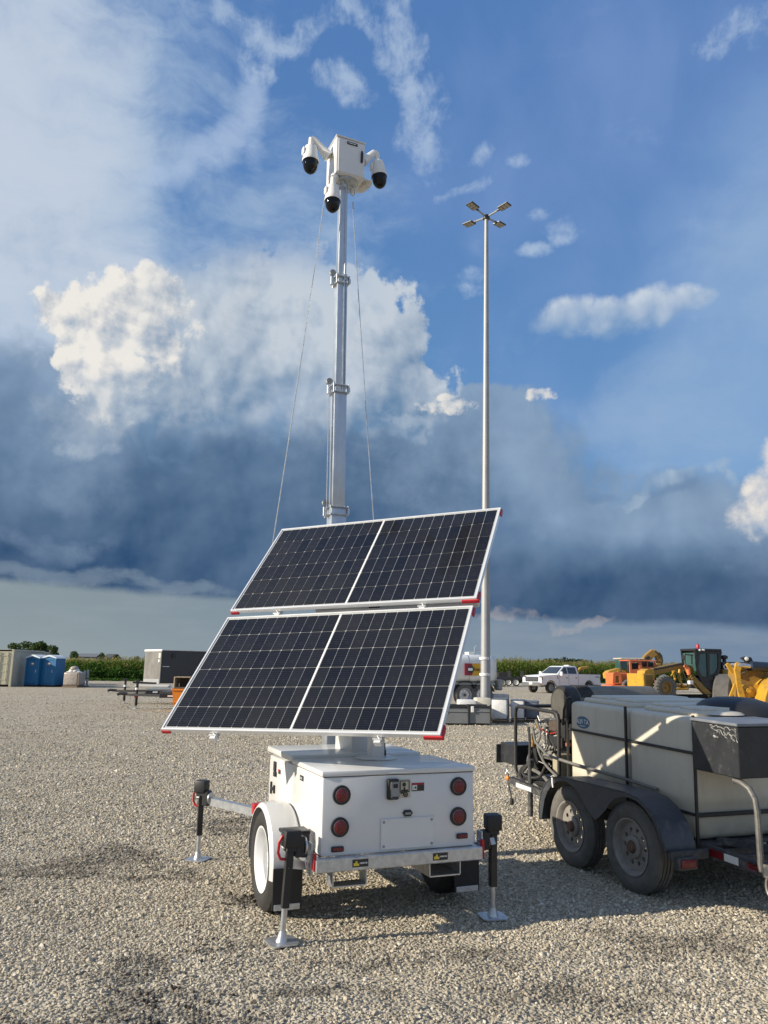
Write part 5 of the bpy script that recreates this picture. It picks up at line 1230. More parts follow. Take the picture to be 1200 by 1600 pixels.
# --- wheel loader at the right edge
tyre_l = mat('worn_loader_tyre', (.10, .095, .09), .9, var=.35, vscale=3, dirt=(.03, .03, .028), dirt_amt=.25, bump=.01, bscale=12)
def loader():
    Y = 24; G = root_px('wheel_loader', 'yellow wheel loader with lift linkage and bucket at the right edge', 'loader', 1185, Y, 0); x0 = G.location.x
    def L(px, py): p = atpx(px, py, Y); return p.x - x0, p.z
    def pl_(n, pts, y0, y1, m, par=G): b = MB(); b.plate([L(*p) for p in pts], [], y0, y1); return b.build(n, m, par)
    def pt(n, pts, y, r, m, par=G): b = MB(); b.tube([(L(*p)[0], y, L(*p)[1]) for p in pts], r, 12); return b.build(n, m, par)
    lx_ = L(1163, 1112)[0]
    for q_ in (0, 2.0): wheel(G, (L(1168, 1100)[0] + q_ * 1.2, 1.3 + q_, .80), .80, .62, (.78, -.63, 0), .40, tyre_l, cattan, None, holes=0, detail=False, n=34)
    pl_('crank_fork', [(1142, 1038), (1145, 1035.5), (1148, 1037), (1151, 1044), (1154.5, 1051), (1151, 1053), (1146.5, 1047)], .30, .40, catyellow)
    for y in (-.02,):
        o = 0
        pl_('bell_crank', [(1150 + o, 1036), (1153 + o, 1034.5), (1158 + o, 1036), (1159.5 + o, 1041), (1156.5 + o, 1048), (1157 + o * .4, 1062), (1160 + o * .2, 1075), (1166, 1096), (1157, 1097), (1151.5 + o * .2, 1072), (1150 + o * .3, 1058), (1148 + o * .6, 1048), (1149 + o, 1041)], y, y + .10, catyellow)
    pt('crank_pin', [(1155, 1038.5)] * 1 + [(1155.2, 1038.6)], -.1, .06, galv) if False else None
    b = MB(); x, z = L(1155, 1038.8); b.cyl((x, -.10, z), (x, .5, z), .055); b.build('pin', galv, G)
    pl_('tilt_link', [(1149, 1068), (1152, 1070), (1143, 1096), (1138.5, 1095)], .05, .12, catyellow)
    pt('tilt_cylinder_rod', [(1158, 1039), (1178, 1041)], .15, .07, chrome); pt('tilt_cylinder', [(1177, 1040.5), (1215, 1043)], .15, .15, mat('blue_black_cylinder', (.015, .025, .045), .3))
    pl_('lamp_bracket', [(1166, 1028), (1171, 1025.5), (1180, 1027), (1183, 1034), (1186, 1036), (1184, 1048), (1177, 1048), (1176, 1038), (1172, 1032)], .25, .45, black)
    b = MB(); x, z = L(1172, 1029); b.lathe((x, .24, z), (0, -1, 0), [(.06, 0), (.06, .03), (.02, .04)], 12); b.build('work_lamp', white_pl, G)
    pl_('front_frame', [(1160, 1050), (1166, 1043), (1230, 1044), (1230, 1100), (1160, 1100)], .45, 1.0, cattan)
    pl_('lift_arm', [(1163, 1073), (1167, 1070), (1192, 1070), (1215, 1060), (1215, 1078), (1193, 1090), (1168, 1088), (1162, 1080)], .10, .35, catyellow)
    b = MB(); x, z = L(1170, 1079); b.lathe((x, .10, z), (0, -1, 0), [(.17, 0), (.17, .04), (.09, .05), (.07, .10)], 20); b.build('arm_boss', catyellow, G)
    pt('grab_handle', [(1165, 1054), (1172, 1051), (1177, 1048)], .40, .025, pipe_m); pt('grease_line', [(1170, 1090), (1171, 1108)], .2, .03, hose_g); pt('grease_line', [(1180, 1092), (1180, 1106)], .2, .05, galv)
    # bucket: curved shell seen from the side
    cx, cz = L(1222, 1106); ring = []
    b = MB(); prof = [(cx + cos(R(a)) * .80, cz + sin(R(a)) * .95) for a in range(100, 225, 12)]
    b.rings([[(x, -.55, z) for x, z in prof] + [(x + .05, -.55, z - .0) for x, z in reversed(prof)], [(x, 1.9, z) for x, z in prof] + [(x + .05, 1.9, z) for x, z in reversed(prof)]]); bk = b.build('bucket', catyellow, G)
    b = MB(); b.plate(prof + [(cx + .5, cz - .6), (cx + .9, cz + .5)], [], -.60, -.552); b.build('bucket_side', cattan, bk)
loader()

# --- orange roller and yellow backhoe beyond
def roller():
    Y = 57; G = root_px('orange_compactor', 'faded orange road machine with flat grille and cab beside the pickup', 'compactor', 975, Y, R(8)); x0 = G.location.x
    def L(px, py): p = atpx(px, py, Y); return p.x - x0, p.z
    def pb_(n, xa, ya, xb, yb, y0, y1, m, bev=.04): (a, b_), (c, d) = L(xa, ya), L(xb, yb); b = MB(); b.box(((a + c) / 2, (y0 + y1) / 2, (b_ + d) / 2), (abs(a - c), abs(y1 - y0), abs(b_ - d)), bev=bev); return b.build(n, m, G)
    b = MB(); b.plate([L(950, 1052), L(952, 1050), L(962, 1050), L(965, 1068), L(949, 1068)], [[L(954, 1056), L(959, 1056), L(960, 1066), L(953.5, 1066)]], -.75, -.65); b.build('grille_frame', orange, G)
    pb_('grille', 953, 1055, 961, 1067, -.64, -.60, cattan); pb_('hood', 951, 1051, 977, 1070, -.60, .75, orange); pb_('bumper', 945, 1070, 968, 1074, -.95, .7, orange)
    pb_('chassis', 950, 1072, 1000, 1079, -.5, .6, mat('brown_red_steel', (.22, .07, .05), .6, var=.2)); 
    for px in (949, 966): pb_('support_leg', px, 1074, px + 3, 1083, -.9, -.7, orange)
    for px in (975, 1000): wheel(G, (L(px, 1076)[0], -.7, .55), .55, .4, (0, -1, 0), .3, rubber_d, cattan, None, holes=0, detail=False, n=20)
    b = MB(); b.plate([L(976, 1034), L(995, 1032), L(998, 1052), L(977, 1053)], [[L(979, 1036), L(991, 1035), L(992, 1045), L(980, 1046)]], -.8, -.7); b.build('cab_frame', orange, G)
    pb_('cab_glass', 979, 1036, 992, 1046, -.69, -.66, glass_d); pb_('cab_roof', 974, 1031, 1020, 1033.5, -.9, .8, orange); pb_('rear_window_band', 997, 1034, 1018, 1042, -.6, -.5, glass_d); pb_('rear_body', 996, 1042, 1020, 1070, -.6, .7, orange)
    for px in (996, 1006, 1018): pb_('cab_post', px, 1033, px + 1.3, 1044, -.7, -.6, orange)
roller()
def backhoe():
    Y = 66; G = root_px('yellow_backhoe', 'yellow backhoe with raised arm and green glazed cab behind the orange machine', 'backhoe', 985, Y, R(5)); x0 = G.location.x
    def L(px, py): p = atpx(px, py, Y); return p.x - x0, p.z
    def pb_(n, xa, ya, xb, yb, y0, y1, m, bev=.04, par=G): (a, b_), (c, d) = L(xa, ya), L(xb, yb); b = MB(); b.box(((a + c) / 2, (y0 + y1) / 2, (b_ + d) / 2), (abs(a - c), abs(y1 - y0), abs(b_ - d)), bev=bev); return b.build(n, m, par)
    def pt(n, pts, y, r, m): b = MB(); b.tube([(L(*p)[0], y, L(*p)[1]) for p in pts], r, 8, sq=True); return b.build(n, m, G)
    pb_('cab_roof', 963, 1028, 1001, 1030.5, -.9, .9, cream); pb_('cab_glass', 965, 1031, 975, 1046, -.7, .7, glass_g)
    for px in (963, 975, 990): pb_('cab_post', px, 1030, px + 1.4, 1050, -.8, -.7, black)
    b = MB(); b.plate([L(944, 1052), L(948, 1048), L(965, 1044), L(978, 1046), L(978, 1056), L(945, 1060)], [], -.5, .5); b.build('hood', catyellow, G)
    pb_('body', 960, 1048, 1004, 1070, -.6, .6, cattan)
    pt('boom', [(1003, 1036), (1012, 1026), (1021, 1019)], -.2, .28, cattan); pt('stick', [(1020, 1018), (1027, 1024), (1030, 1036), (1029, 1042)], -.2, .20, cattan); pt('boom_cylinder', [(1006, 1030), (1011, 1027)], -.5, .12, black)
    b = MB(); b.tube([(L(*p)[0], -.5, L(*p)[1]) for p in ((1027, 1020), (1031, 1025), (1032.5, 1033), (1031, 1038))], .08, 7); b.build('bucket_link', black, G)
    pb_('bucket', 1022, 1036, 1030, 1045, -.6, .4, cattan)
    for px in (962, 1002): wheel(G, (L(px, 1074)[0], -.8, .6), .6, .4, (0, -1, 0), .32, rubber_d, catyellow, None, holes=0, detail=False, n=20)
backhoe()

# --- tank truck behind the light mast
def tanker():
    Y = 37; G = root_px('tank_truck', 'white water tank truck with a yellow and red sign behind the light pole', 'tank truck', 742, Y, R(14)); x0 = G.location.x
    def L(px, py): p = atpx(px, py, Y); return p.x - x0, p.z
    zt, zb = L(742, 1023)[1], L(742, 1067)[1]; hh = (zt - zb) / 2; zc = (zt + zb) / 2; x1 = L(766, 1050)[0]; xl = x1 - 5.2
    def sec(x, k, n=24): return [(x, k * 1.15 * math.copysign(abs(cos(2 * pi * i / n)) ** .42, cos(2 * pi * i / n)), zc + k * hh * math.copysign(abs(sin(2 * pi * i / n)) ** .42, sin(2 * pi * i / n))) for i in range(n)]
    b = MB(); b.rings([sec(xl, .72), sec(xl + .12, .93), sec(xl + .35, 1.), sec(x1 - .35, 1.), sec(x1 - .12, .93), sec(x1, .72)]); T = b.build('tank', white_pl, G, smooth=50)
    for px in (719, 741, 762): 
        b = MB(); x = L(px, 1050)[0]; b.rings([[(q[0], q[1] * 1.004, zc + (q[2] - zc) * 1.004) for q in sec(x - .02, 1.)], [(q[0], q[1] * 1.004, zc + (q[2] - zc) * 1.004) for q in sec(x + .02, 1.)]], caps=False); b.build('tank_seam', galv, T)
    box_part('walkway_box', G, (L(728, 1022)[0], -.4, zt + .03), (.28, .5, .16), white_pl)
    b = MB(); x = L(738, 1018)[0]; b.tube([(x, -.3, zt), (x, -.3, zt + .35), (x + .1, -.3, zt + .42)], .035, 6); b.tube([(x, -.3, zt + .18), (x + .6, -.3, zt + .16)], .03, 6); b.build('top_pipe', galv, G)
    # sign
    yS = -1.175
    xa, xb, xm = L(711, 1050)[0], L(745.5, 1050)[0], L(722, 1050)[0]; za, zb2 = L(735, 1055)[1], L(735, 1037)[1]; zm = (za + zb2) / 2
    sg = box_part('yellow_sign', G, ((xm + xb) / 2, yS, zm), (xb - xm, .03, zb2 - za), mat('sign_yellow', (.66, .38, .02), .4, var=.08), 0)
    b = MB(); b.plate([(xa, za), (xm, za), (xm + .10, zm), (xm, zb2), (xa, zb2)], [], yS - .03, yS + .012); b.build('red_field', mat('sign_crimson', (.30, .02, .05), .4), sg)
    b = MB(); b.lathe((L(720, 1046)[0], yS - .035, zm), (0, -1, 0), [(.16, 0), (.16, .015)], 24); b.build('black_disc', decal_blk, sg)
    b = MB(); b.box((L(719.6, 1046)[0], yS - .058, zm), (.20, .012, .12)); b.build('white_badge', white_pl, sg)
    text_bm('Rental', .22, mtx((L(734, 1046)[0], yS - .020, zm), (pi / 2, 0, 0)), .004, 1.1, .004).build('sign_lettering', mat('sign_brown', (.10, .05, .02), .5), sg)
    box_part('chassis', G, ((xl + x1) / 2, 0, zb - .16), (5.0, 1.0, .22), black); box_part('side_skirt', G, ((xl + x1) / 2, -1.05, zb - .02), (4.9, .06, .10), grey)
    for px in (713, 741): wheel(G, (L(px, 1088)[0], -.95, .50), .50, .30, (0, -1, 0), .29, rubber_d, galv, rust, holes=8, detail=False, n=26); 
    for px in (713, 741):
        b = MB(); c = L(px, 1088)[0]; b.rings([[(c + cos(R(a)) * .60, y, .5 + sin(R(a)) * .60) for y in (-1.12, -.75)] + [(c + cos(R(a)) * .58, y, .5 + sin(R(a)) * .58) for y in (-.75, -1.12)] for a in range(15, 170, 15)]); b.build('mudguard', black, G)
    box_part('rear_plumbing', G, (L(774, 1070)[0], -.5, .95), (.25, .5, .5), grey, .05)
tanker()
o = MB(); o.box((0, 0, .27), (.95, .9, .54), bev=.03); o = o.build('counterweight', slate); p = atpx(777, 1080, 36.5); o.location = (p.x, 36.5, 0); tag(o, 'dark grey block standing just right of the light pole foot', 'block')

# --- stores in the middle: steel troughs, bundles, wrapped pallets
def pxbox(name, px0, px1, py_t, py_b, Y, depth, m, label, cat, group=None, rz=0., bev=.02, zmin=None):
    a, c = atpx(px0, py_b, Y), atpx(px1, py_t, Y); z0 = max(0, a.z) if zmin is None else zmin
    o = thing(name, label, cat, ((a.x + c.x) / 2, Y + depth / 2, z0), rz, group) ; w = c.x - a.x; h = c.z - z0
    return o, w, h
for (p0, p1, lab) in ((686, 733.5, 'long grey steel trough partly behind the solar panel'), (734, 768, 'short grey steel trough in front of the light pole')):
    o, w, h = pxbox('steel_trough', p0, p1, 1103, 1131, 23.7, 1.0, steelgrey, lab, 'trough', 'grey steel troughs on the gravel')
    b = MB(); b.rings([[(x, y, z) for x, y in ((-w / 2, -.5), (w / 2, -.5), (w / 2, .5), (-w / 2, .5))] for z in (.02, h - .05)]); b.build('side_wall', steelgrey, o)
    box_part('top_rim', o, (0, -.5, h - .03), (w, .06, .06), black); box_part('top_rim', o, (0, .5, h - .03), (w, .06, .06), black); box_part('mid_rib', o, (0, -.51, h * .68), (w - .04, .03, .03), steelgrey)
    box_part('end_post', o, (w / 2 - .03, -.53, h * .55), (.05, .05, h * 1.05), black)
    box_part('white_tag', o, (-w / 2 + .08, -.54, h * .8), (.09, .02, .18), white_pl)
for (p0, p1, t0, b0, m_, lab, Y) in ((717, 744, 1094, 1106, wrap_w, 'white wrapped bundle left on the stores behind the long steel trough', 27.2), (744, 768, 1091, 1108, concrete, 'pale speckled bundle behind the short steel trough', 27.4)):
    o, w, h = pxbox('wrapped_bundle', p0, p1, t0, b0, Y - 1.6, .8, m_, lab, 'bundle', zmin=0); 
    b = MB(); b.box((0, 0, h / 2 + .06), (w, .8, h - .12), bev=.05, seg=2); b.build('load', m_, o)
    box_part('pallet', o, (0, 0, .06), (w, .8, .11), wood); box_part('brown_edge', o, (.1, -.41, h * .62), (w * .5, .02, .08), wood)
for (p0, p1, t0, b0, m_, lab, Y, rz) in ((771, 800, 1093, 1126, wrap_w, 'white wrapped pallet standing right of the steel troughs', 24.6, -12), (801, 826, 1095, 1124, wrap_w, 'second white wrapped pallet partly behind the pump cage', 25.0, -12), (824, 848, 1097, 1122, slate, 'grey sheeted pallet beside the black heater drum', 25.2, -12)):
    o, w, h = pxbox('wrapped_pallet', p0, p1, t0, b0, Y, 1.0, m_, lab, 'pallet', None, R(rz), zmin=0)
    w *= .80
    b = MB(); b.box((0, 0, h / 2 + .07), (w, 1.0, h - .14), bev=.04, seg=2); ld = b.build('load', m_, o)
    box_part('top_sheet', o, (0, 0, h + .005), (w + .02, 1.02, .02), slate)
    box_part('corner_sheet', o, (w / 2 + .012, 0, h / 2 + .05), (.02, .98, h - .1), slate)
    for y in (-.42, 0, .42): box_part('pallet_runner', o, (0, y, .04), (w, .09, .08), wood_d)
    box_part('pallet_deck', o, (0, 0, .10), (w, 1.0, .03), wood)

# --- left side: containers, toilets, pallets, trailers
def container(name, label, near_px, Y, rz, L_=6.06, m=shaded_steel, end=cream_steel, group=None, H_=2.6):
    p = atpx(near_px, 1072, Y); G = thing(name, label, 'container', (p.x, Y, 0), rz, group)
    # local: x back along the long side, y across the end; near corner at the origin, body in +x, +y
    W_ = 2.44
    def corr(n, x0, x1, y, out, m_):
        b = MB(); k = int((x1 - x0) / .28); pts = []
        for i in range(k):
            a = x0 + (x1 - x0) * i / k; s_ = (x1 - x0) / k
            pts += [(a, y), (a + s_ * .35, y), (a + s_ * .5, y + out * .036), (a + s_ * .85, y + out * .036)]
        pts.append((x1, y)); b.rings([[(x, yy, z) for x, yy in pts] + [(x, yy - out * -.01, z) for x, yy in reversed(pts)] for z in (.15, H_ - .1)], caps=True); return b.build(n, m_, G)
    corr('side_panel', .08, L_ - .08, .03, 1, m); corr('side_panel', .08, L_ - .08, W_ - .07, 1, m)
    box_part('roof', G, (L_ / 2, W_ / 2, H_ - .03), (L_, W_, .05), m, .005); box_part('floor', G, (L_ / 2, W_ / 2, .12), (L_ - .1, W_ - .1, .1), grime)
    for z in (.08, H_ - .06):
        for y in (.03, W_ - .03): box_part('long_rail', G, (L_ / 2, y, z), (L_, .08, .12), m)
    for x in (.05, L_ - .05):
        for y in (.05, W_ - .05): box_part('corner_post', G, (x, y, H_ / 2), (.14, .14, H_), end)
    for k in (0, 1):
        d = box_part('door', G, (.02, .10 + 1.14 * k + .56, H_ / 2), (.05, 1.08, H_ - .3), end)
        for y in (.28, .82): b = MB(); b.cyl((-.04, .10 + 1.14 * k + y, .2), (-.04, .10 + 1.14 * k + y, H_ - .2), .022, n=8); b.build('lock_rod', end, d)
        for z in (.5, 1.05, 1.6, 2.15): box_part('door_rib', d, (-.015, .10 + 1.14 * k + .56, z), (.03, 1.0, .05), end)
    box_part('back_wall', G, (L_ - .03, W_ / 2, H_ / 2), (.04, W_ - .2, H_ - .2), m)
    return G
# door ends face left towards the sun, long sides face right
container('shipping_container', 'cream shipping container with ribbed door end nearest the left edge', 16, 55.5, R(94), 6.06)
container('shipping_container', 'second container with dark stripe behind the blue toilets', 49, 63, R(96), 4.0, m=shaded_steel, end=slate)
def toilet(px, Y, label):
    p = atpx(px, 1072, Y); G = thing('portable_toilet', label, 'toilet', (p.x, Y, 0), R(-14), 'blue portable toilets by the container')
    w, h = 1.12, 2.02
    box_part('base', G, (0, 0, .08), (w, w, .14), blackp)
    for sx in (-1, 1):
        box_part('side_wall', G, (sx * (w / 2 - .02), 0, h / 2 + .1), (.04, w - .06, h - .1), potty_b)
    box_part('rear_wall', G, (0, w / 2 - .02, h / 2 + .1), (w - .1, .04, h - .1), potty_b)
    b = MB(); b.plate([(-w / 2, .14), (w / 2, .14), (w / 2, h), (0, h + .16), (-w / 2, h)], [[(-w * .36, .2), (w * .36, .2), (w * .36, h - .12), (-w * .36, h - .12)]], -w / 2, -w / 2 + .05); b.build('front_frame', potty_b, G)
    d = box_part('door', G, (0, -w / 2 + .03, h / 2 + .04), (w * .70, .04, h - .36), potty_b)
    for k in range(4): box_part('door_rib', d, ((k - 1.5) * .17, -w / 2 + .005, .85), (.05, .02, 1.2), potty_b)
    box_part('latch_sign', d, (-.02, -w / 2 + .0, h - .42), (.34, .012, .22), slate); box_part('white_notice', d, (.02, -w / 2 - .012, h - .40), (.17, .012, .10), white_pl)
    box_part('latch', d, (.30, -w / 2, 1.1), (.03, .03, .2), white_pl)
    b = MB(); rf = [(-w / 2 - .05, h - .02), (-w / 2 - .03, h + .05), (-.2, h + .20), (0, h + .24), (.2, h + .20), (w / 2 + .03, h + .05), (w / 2 + .05, h - .02), (0, h + .12)]
    b.plate(rf, [], -w / 2 - .06, w / 2 + .04); b.build('roof', potty_w, G)
    return G
toilet(55.5, 57, 'blue portable toilet with white roof, next to the cream container')
toilet(81, 57, 'blue portable toilet with white roof, next to the wrapped pallets')
def leafy(c, n, r, sc, sz):    # numpy leaf quads round a centre
    u = rng.normal(0, 1, (n, 3)); u /= np.linalg.norm(u, axis=1)[:, None]; q = u * (rng.uniform(.35, 1, n) ** .5)[:, None] * r * np.array(sc) + np.array(c)
    a = rng.normal(0, 1, (n, 3)); a /= np.linalg.norm(a, axis=1)[:, None]; b_ = np.cross(a, rng.normal(0, 1, (n, 3))); b_ /= np.linalg.norm(b_, axis=1)[:, None]
    s = sz * rng.uniform(.6, 1.4, n)[:, None]
    return np.stack([q - a * s - b_ * s * .6, q + a * s - b_ * s * .5, q + a * s * .8 + b_ * s * .6, q - a * s + b_ * s * .5], 1)
def quads_obj(name, Q, m, parent=None, kind=None):
    Q = np.concatenate(Q); n = len(Q); me = bpy.data.meshes.new(name); me.vertices.add(4 * n); me.vertices.foreach_set('co', Q.reshape(-1).astype(np.float32))
    me.loops.add(4 * n); me.loops.foreach_set('vertex_index', np.arange(4 * n, dtype=np.int32)); me.polygons.add(n); me.polygons.foreach_set('loop_start', np.arange(0, 4 * n, 4, dtype=np.int32)); me.update(calc_edges=True); me.validate()
    me.materials.append(m); o = bpy.data.objects.new(name, me); COL.objects.link(o); o.parent = parent
    if kind: o['kind'] = kind
    return o
# pallets of wrapped goods between toilets and field
def pile(px, Y, w, h, label, m, top=True, name='wrapped_pallet_load'):
    p = atpx(px, 1072, Y); G = thing(name, label, 'pallet load', (p.x, Y, 0), R(-10))
    box_part('pallet', G, (0, 0, .07), (w, 1.0, .13), wood_d)
    b = MB(); b.box((0, 0, h * .42 + .13), (w, 1.0, h * .84), bev=.12, seg=3); b.build('load', m, G)
    if top:
        for i, (x, z, r) in enumerate(((-.35 * w, h * .86, .2), (.33 * w, h * .88, .2), (0, h * 1.12, .30), (-.12 * w, h * .98, .25), (.12 * w, h * 1.0, .25))): b = MB(); b.ball((x, -.1, z + .05), r * w * .8, (1.2, 1, .7), 10, 7); b.build('bag', wrap_w if r < .27 else wrap, G)
    box_part('edge_board', G, (w / 2 + .02, -.4, h * .45 + .1), (.04, .12, h * .8), wood)
    return G
pile(115, 56.5, 1.15, 1.12, 'pallet of bagged goods under plastic right of the toilets', wrap)
pile(101, 58.5, .9, .75, 'low grey wrapped pile between toilets and bagged pallet', mat('grey_wrap', (.2, .21, .23), .4, var=.3, vscale=5, bump=.01, bscale=8), False, 'wrapped_pile')
for (px, lab) in ((130.5, 'grey stack of upright sheets right of the bagged pallet, nearer one'), (135.5, 'grey stack of upright sheets right of the bagged pallet, farther one')):
    p = atpx(px, 1072, 58.5 if px > 133 else 57.5); G = thing('sheet_stack', lab, 'sheet stack', (p.x, p.y, 0), R(20)); box_part('sheet_bundle', G, (0, 0, .62), (.16, .9, 1.1 if px < 133 else 1.2), mat('pale_sheet', (.4, .41, .42), .5)); box_part('strap', G, (-.0, -.455, .62), (.18, .02, .06), black); box_part('bearer', G, (0, 0, .04), (.3, .9, .08), wood_d)

# enclosed trailer
def enclosed():
    Y = 52; p = atpx(250, 1072, Y); G = thing('enclosed_trailer', 'tall black enclosed cargo trailer with silver end', 'cargo trailer', (p.x, Y, 0), R(45)); H_, b0 = 2.62, .45
    b = MB(); b.box((3.2, 1.15, (H_ + b0) / 2), (6.3, 2.25, H_ - b0), bev=.04); bd = b.build('side_skin', blackp if False else blacktr, G)
    box_part('roof_edge', G, (3.2, 1.15, H_ + .02), (6.4, 2.34, .07), white_pl); e = box_part('silver_end', G, (.0, 1.15, (H_ + b0) / 2), (.06, 2.2, H_ - b0 - .05), silvertr)
    box_part('end_gutter', G, (-.02, 1.15, H_ - .02), (.10, 2.3, .12), white_pl)
    box_part('end_sticker', e, (-.04, .25, H_ - .35), (.012, .22, .3), white_pl); box_part('small_sticker', e, (-.04, .3, H_ - .7), (.012, .16, .16), white_pl)
    b = MB(); b.lathe((.85, .0, H_ - .35), (0, -1, 0), [(.14, 0), (.14, .05), (.10, .08)], 14); b.build('roof_vent', black, G); box_part('side_decal', G, (.35, .02, 1.55), (.5, .012, .04), white_pl)
    box_part('stone_guard', G, (-.03, 1.15, .55), (.05, 2.1, .35), galv)
    for x in (3.6, 4.5): wheel(G, (x, .05, .36), .36, .22, (0, -1, 0), .2, rubber, galv, None, holes=0, detail=False, n=18)
    b = MB(); b.tube([(0, .4, .45), (-1.3, 1.15, .5)], .06, sq=True); b.tube([(0, 1.9, .45), (-1.3, 1.15, .5)], .06, sq=True); b.build('drawbar', black, G)
enclosed()
def flatbed(px_t, Yt, deck_px, label, dz=0.):
    p = atpx(px_t, 1095, Yt); G = thing('flatbed_trailer', label, 'flatbed trailer', (p.x, Yt, 0), R(4 if dz == 0 else 6), 'low trailers with raised drawbars')
    W_ = 1.9; x0 = 0.35
    b = MB(); b.tube([(-.35, 0, .52), (x0 + .9, .75, .52)], .045, sq=True); b.tube([(-.35, 0, .52), (x0 + .9, -.75, .52)], .045, sq=True); b.build('drawbar', black, G)
    b = MB(); b.tube([(-.35, 0, .54), (-.62, 0, .56), (-.72, 0, .52)], .055, 8); b.build('coupler', grime, G)
    jk_ = MB(); jk_.cyl((0, -.02, .12), (0, -.02, .98), .05); jk_.box((0, -.02, 1.0), (.14, .12, .10), bev=.02); J = jk_.build('jack', black, G); b = MB(); b.cyl((0, -.02, .02), (0, -.02, .3), .035); b.lathe((0, -.02, 0), (0, 0, 1), [(.12, 0), (.12, .02)], 12); b.build('jack_foot', galv, J)
    for z in (.42, .70): b = MB(); b.lathe((0, -.02, z), (0, 0, 1), [(.07, 0), (.07, .08)], 12); b.build('jack_collar', white_pl if z > .5 else red, J)
    box_part('deck', G, (x0 + 2.9, 0, .62), (4.4, W_, .10), grey if dz else frame_d); box_part('side_rail', G, (x0 + 2.9, -W_ / 2 - .03, .52), (4.4, .06, .14), black)
    for i in range(8): box_part('reflective_tape', G, (x0 + 1.1 + i * .42, -W_ / 2 - .065, .52), (.2, .006, .06), red if i % 2 else whitepaint, 0)
    for x in (2.9, 3.75): wheel(G, (x, -W_ / 2 - .15, .36), .36, .2, (0, -1, 0), .2, rubber, white_pl, None, holes=0, detail=False, n=18)
    b = MB(); b.tube([(-.2, -.05, .5), (-.25, -.08, .2), (-.15, -.08, .12), (-.05, -.05, .5)], .012, 5); b.build('safety_chain', pipe_m, G)
    return G
flatbed(213, 30, 222, 'nearer low flatbed trailer with red and white tape, left of the orange bin')
flatbed(194, 34, 205, 'farther low flatbed trailer, its drawbar farthest left', 1)
# flat load of white planks seen on the far trailer
o, w, h = pxbox('plank_bundle', 219, 250, 1075, 1083, 34.5, .9, white_pl, 'pale planks lying on the farther flatbed trailer', 'planks', zmin=.67)
for i in range(5): box_part('plank', o, (0, -.3 + i * .14, .03 + .04 * (i % 3)), (1.5, .12, .05), whitepaint if i % 2 else concrete)
# orange bin with crate and bag on it
p = atpx(266, 1108, 28.5); G = thing('orange_bin', 'bright orange steel bin left of the solar panel', 'bin', (p.x + .62, 29.0, 0), R(0)); hb = atpx(266, 1077, 28.5).z
b = MB(); b.rings([[(-.50, -.42, .05), (.50, -.42, .05), (.50, .42, .05), (-.50, .42, .05)], [(-.60, -.5, hb), (.60, -.5, hb), (.60, .5, hb), (-.60, .5, hb)]]); b.build('tub', binorange, G)
box_part('rim', G, (0, -.5, hb - .01), (1.26, .06, .07), binorange); box_part('mid_rib', G, (0, -.475, hb * .42), (1.14, .05, .05), binorange); box_part('lid', G, (0, 0, hb + .02), (1.2, 1.0, .03), grime)
zt = atpx(266, 1057, 28.5).z - hb - .04
G = thing('wooden_crate', 'open wooden crate standing on the orange bin', 'crate', (p.x + .33, 29.0, hb + .035), 0)
for s_, c, d in (('left_board', (-.30, 0, zt / 2), (.05, .6, zt)), ('right_board', (.28, 0, zt / 2), (.05, .6, zt)), ('top_board', (0, 0, zt - .02), (.60, .6, .04)), ('base_board', (0, 0, .02), (.55, .6, .04)), ('back_board', (0, .28, zt / 2), (.52, .03, zt - .08))): box_part('board', G, c, d, wood if s_ in ('left_board', 'top_board') else wood_d)  # left and top boards paler, the rest darker: sun and shade in the colour
o = MB(); random.seed(2)
for k in range(7): o.ball((random.uniform(-.16, .2), random.uniform(-.1, .1), .14 + random.uniform(0, .25)), random.uniform(.12, .2), (1, .8, .8), 9, 6, rot=(random.random(), random.random(), 0))
o = o.build('rubbish_bag', wrap); o.location = (p.x + .98, 29.0, hb + .036); tag(o, 'crumpled grey plastic bag on the orange bin beside the crate', 'bag')

# dark low trailers against the corn
for (px, Y, lab) in ((797, 84, 'dark low trailer with two white wheels in front of the corn'), (776, 80, 'dark machine trailer half hidden behind the light pole')):
    p = atpx(px, 1065, Y); G = thing('low_trailer', lab, 'trailer', (p.x, Y, 0), R(0), None)
    box_part('deck', G, (0, 0, .85), (3.0, 1.9, .16), black); box_part('tool_box', G, (-.9, 0, 1.15), (.9, 1.6, .5), grime); box_part('side_rail', G, (0, -1, .72), (3.0, .06, .2), black); box_part('head_frame', G, (1.3, 0, 1.2), (.08, 1.8, .7), black)
    for x in (-.35, .45): wheel(G, (x, -1.02, .38), .38, .22, (0, -1, 0), .24, rubber, white_pl if px > 790 else grey, None, holes=0, detail=False, n=18)

# ------------------------------------------------------------------ fields and trees
def foliage(name, cols, sc, trans=.25):
    m = bpy.data.materials.new(name); m.use_nodes = True; t = m.node_tree; t.nodes.clear(); X.t = t
    g = t.nodes.new('ShaderNodeNewGeometry'); ri = X(g.outputs['Random Per Island']); n1 = noise(g.outputs['Position'], sc, 3, .6)
    c = mixc(clamp01(ri * .75 + (n1 - .5) * 1.3 + .12), cols[0], cols[1])
    if len(cols) > 2: c = mixc(sstep(ri, .82, .95), c, cols[2])
    d = t.nodes.new('ShaderNodeBsdfDiffuse'); tr = t.nodes.new('ShaderNodeBsdfTranslucent'); mx = t.nodes.new('ShaderNodeMixShader'); mx.inputs[0].default_value = trans
    o = t.nodes.new('ShaderNodeOutputMaterial'); t.links.new(c, d.inputs[0]); t.links.new(c, tr.inputs[0]); t.links.new(d.outputs[0], mx.inputs[1]); t.links.new(tr.outputs[0], mx.inputs[2]); t.links.new(mx.outputs[0], o.inputs[0]); return m
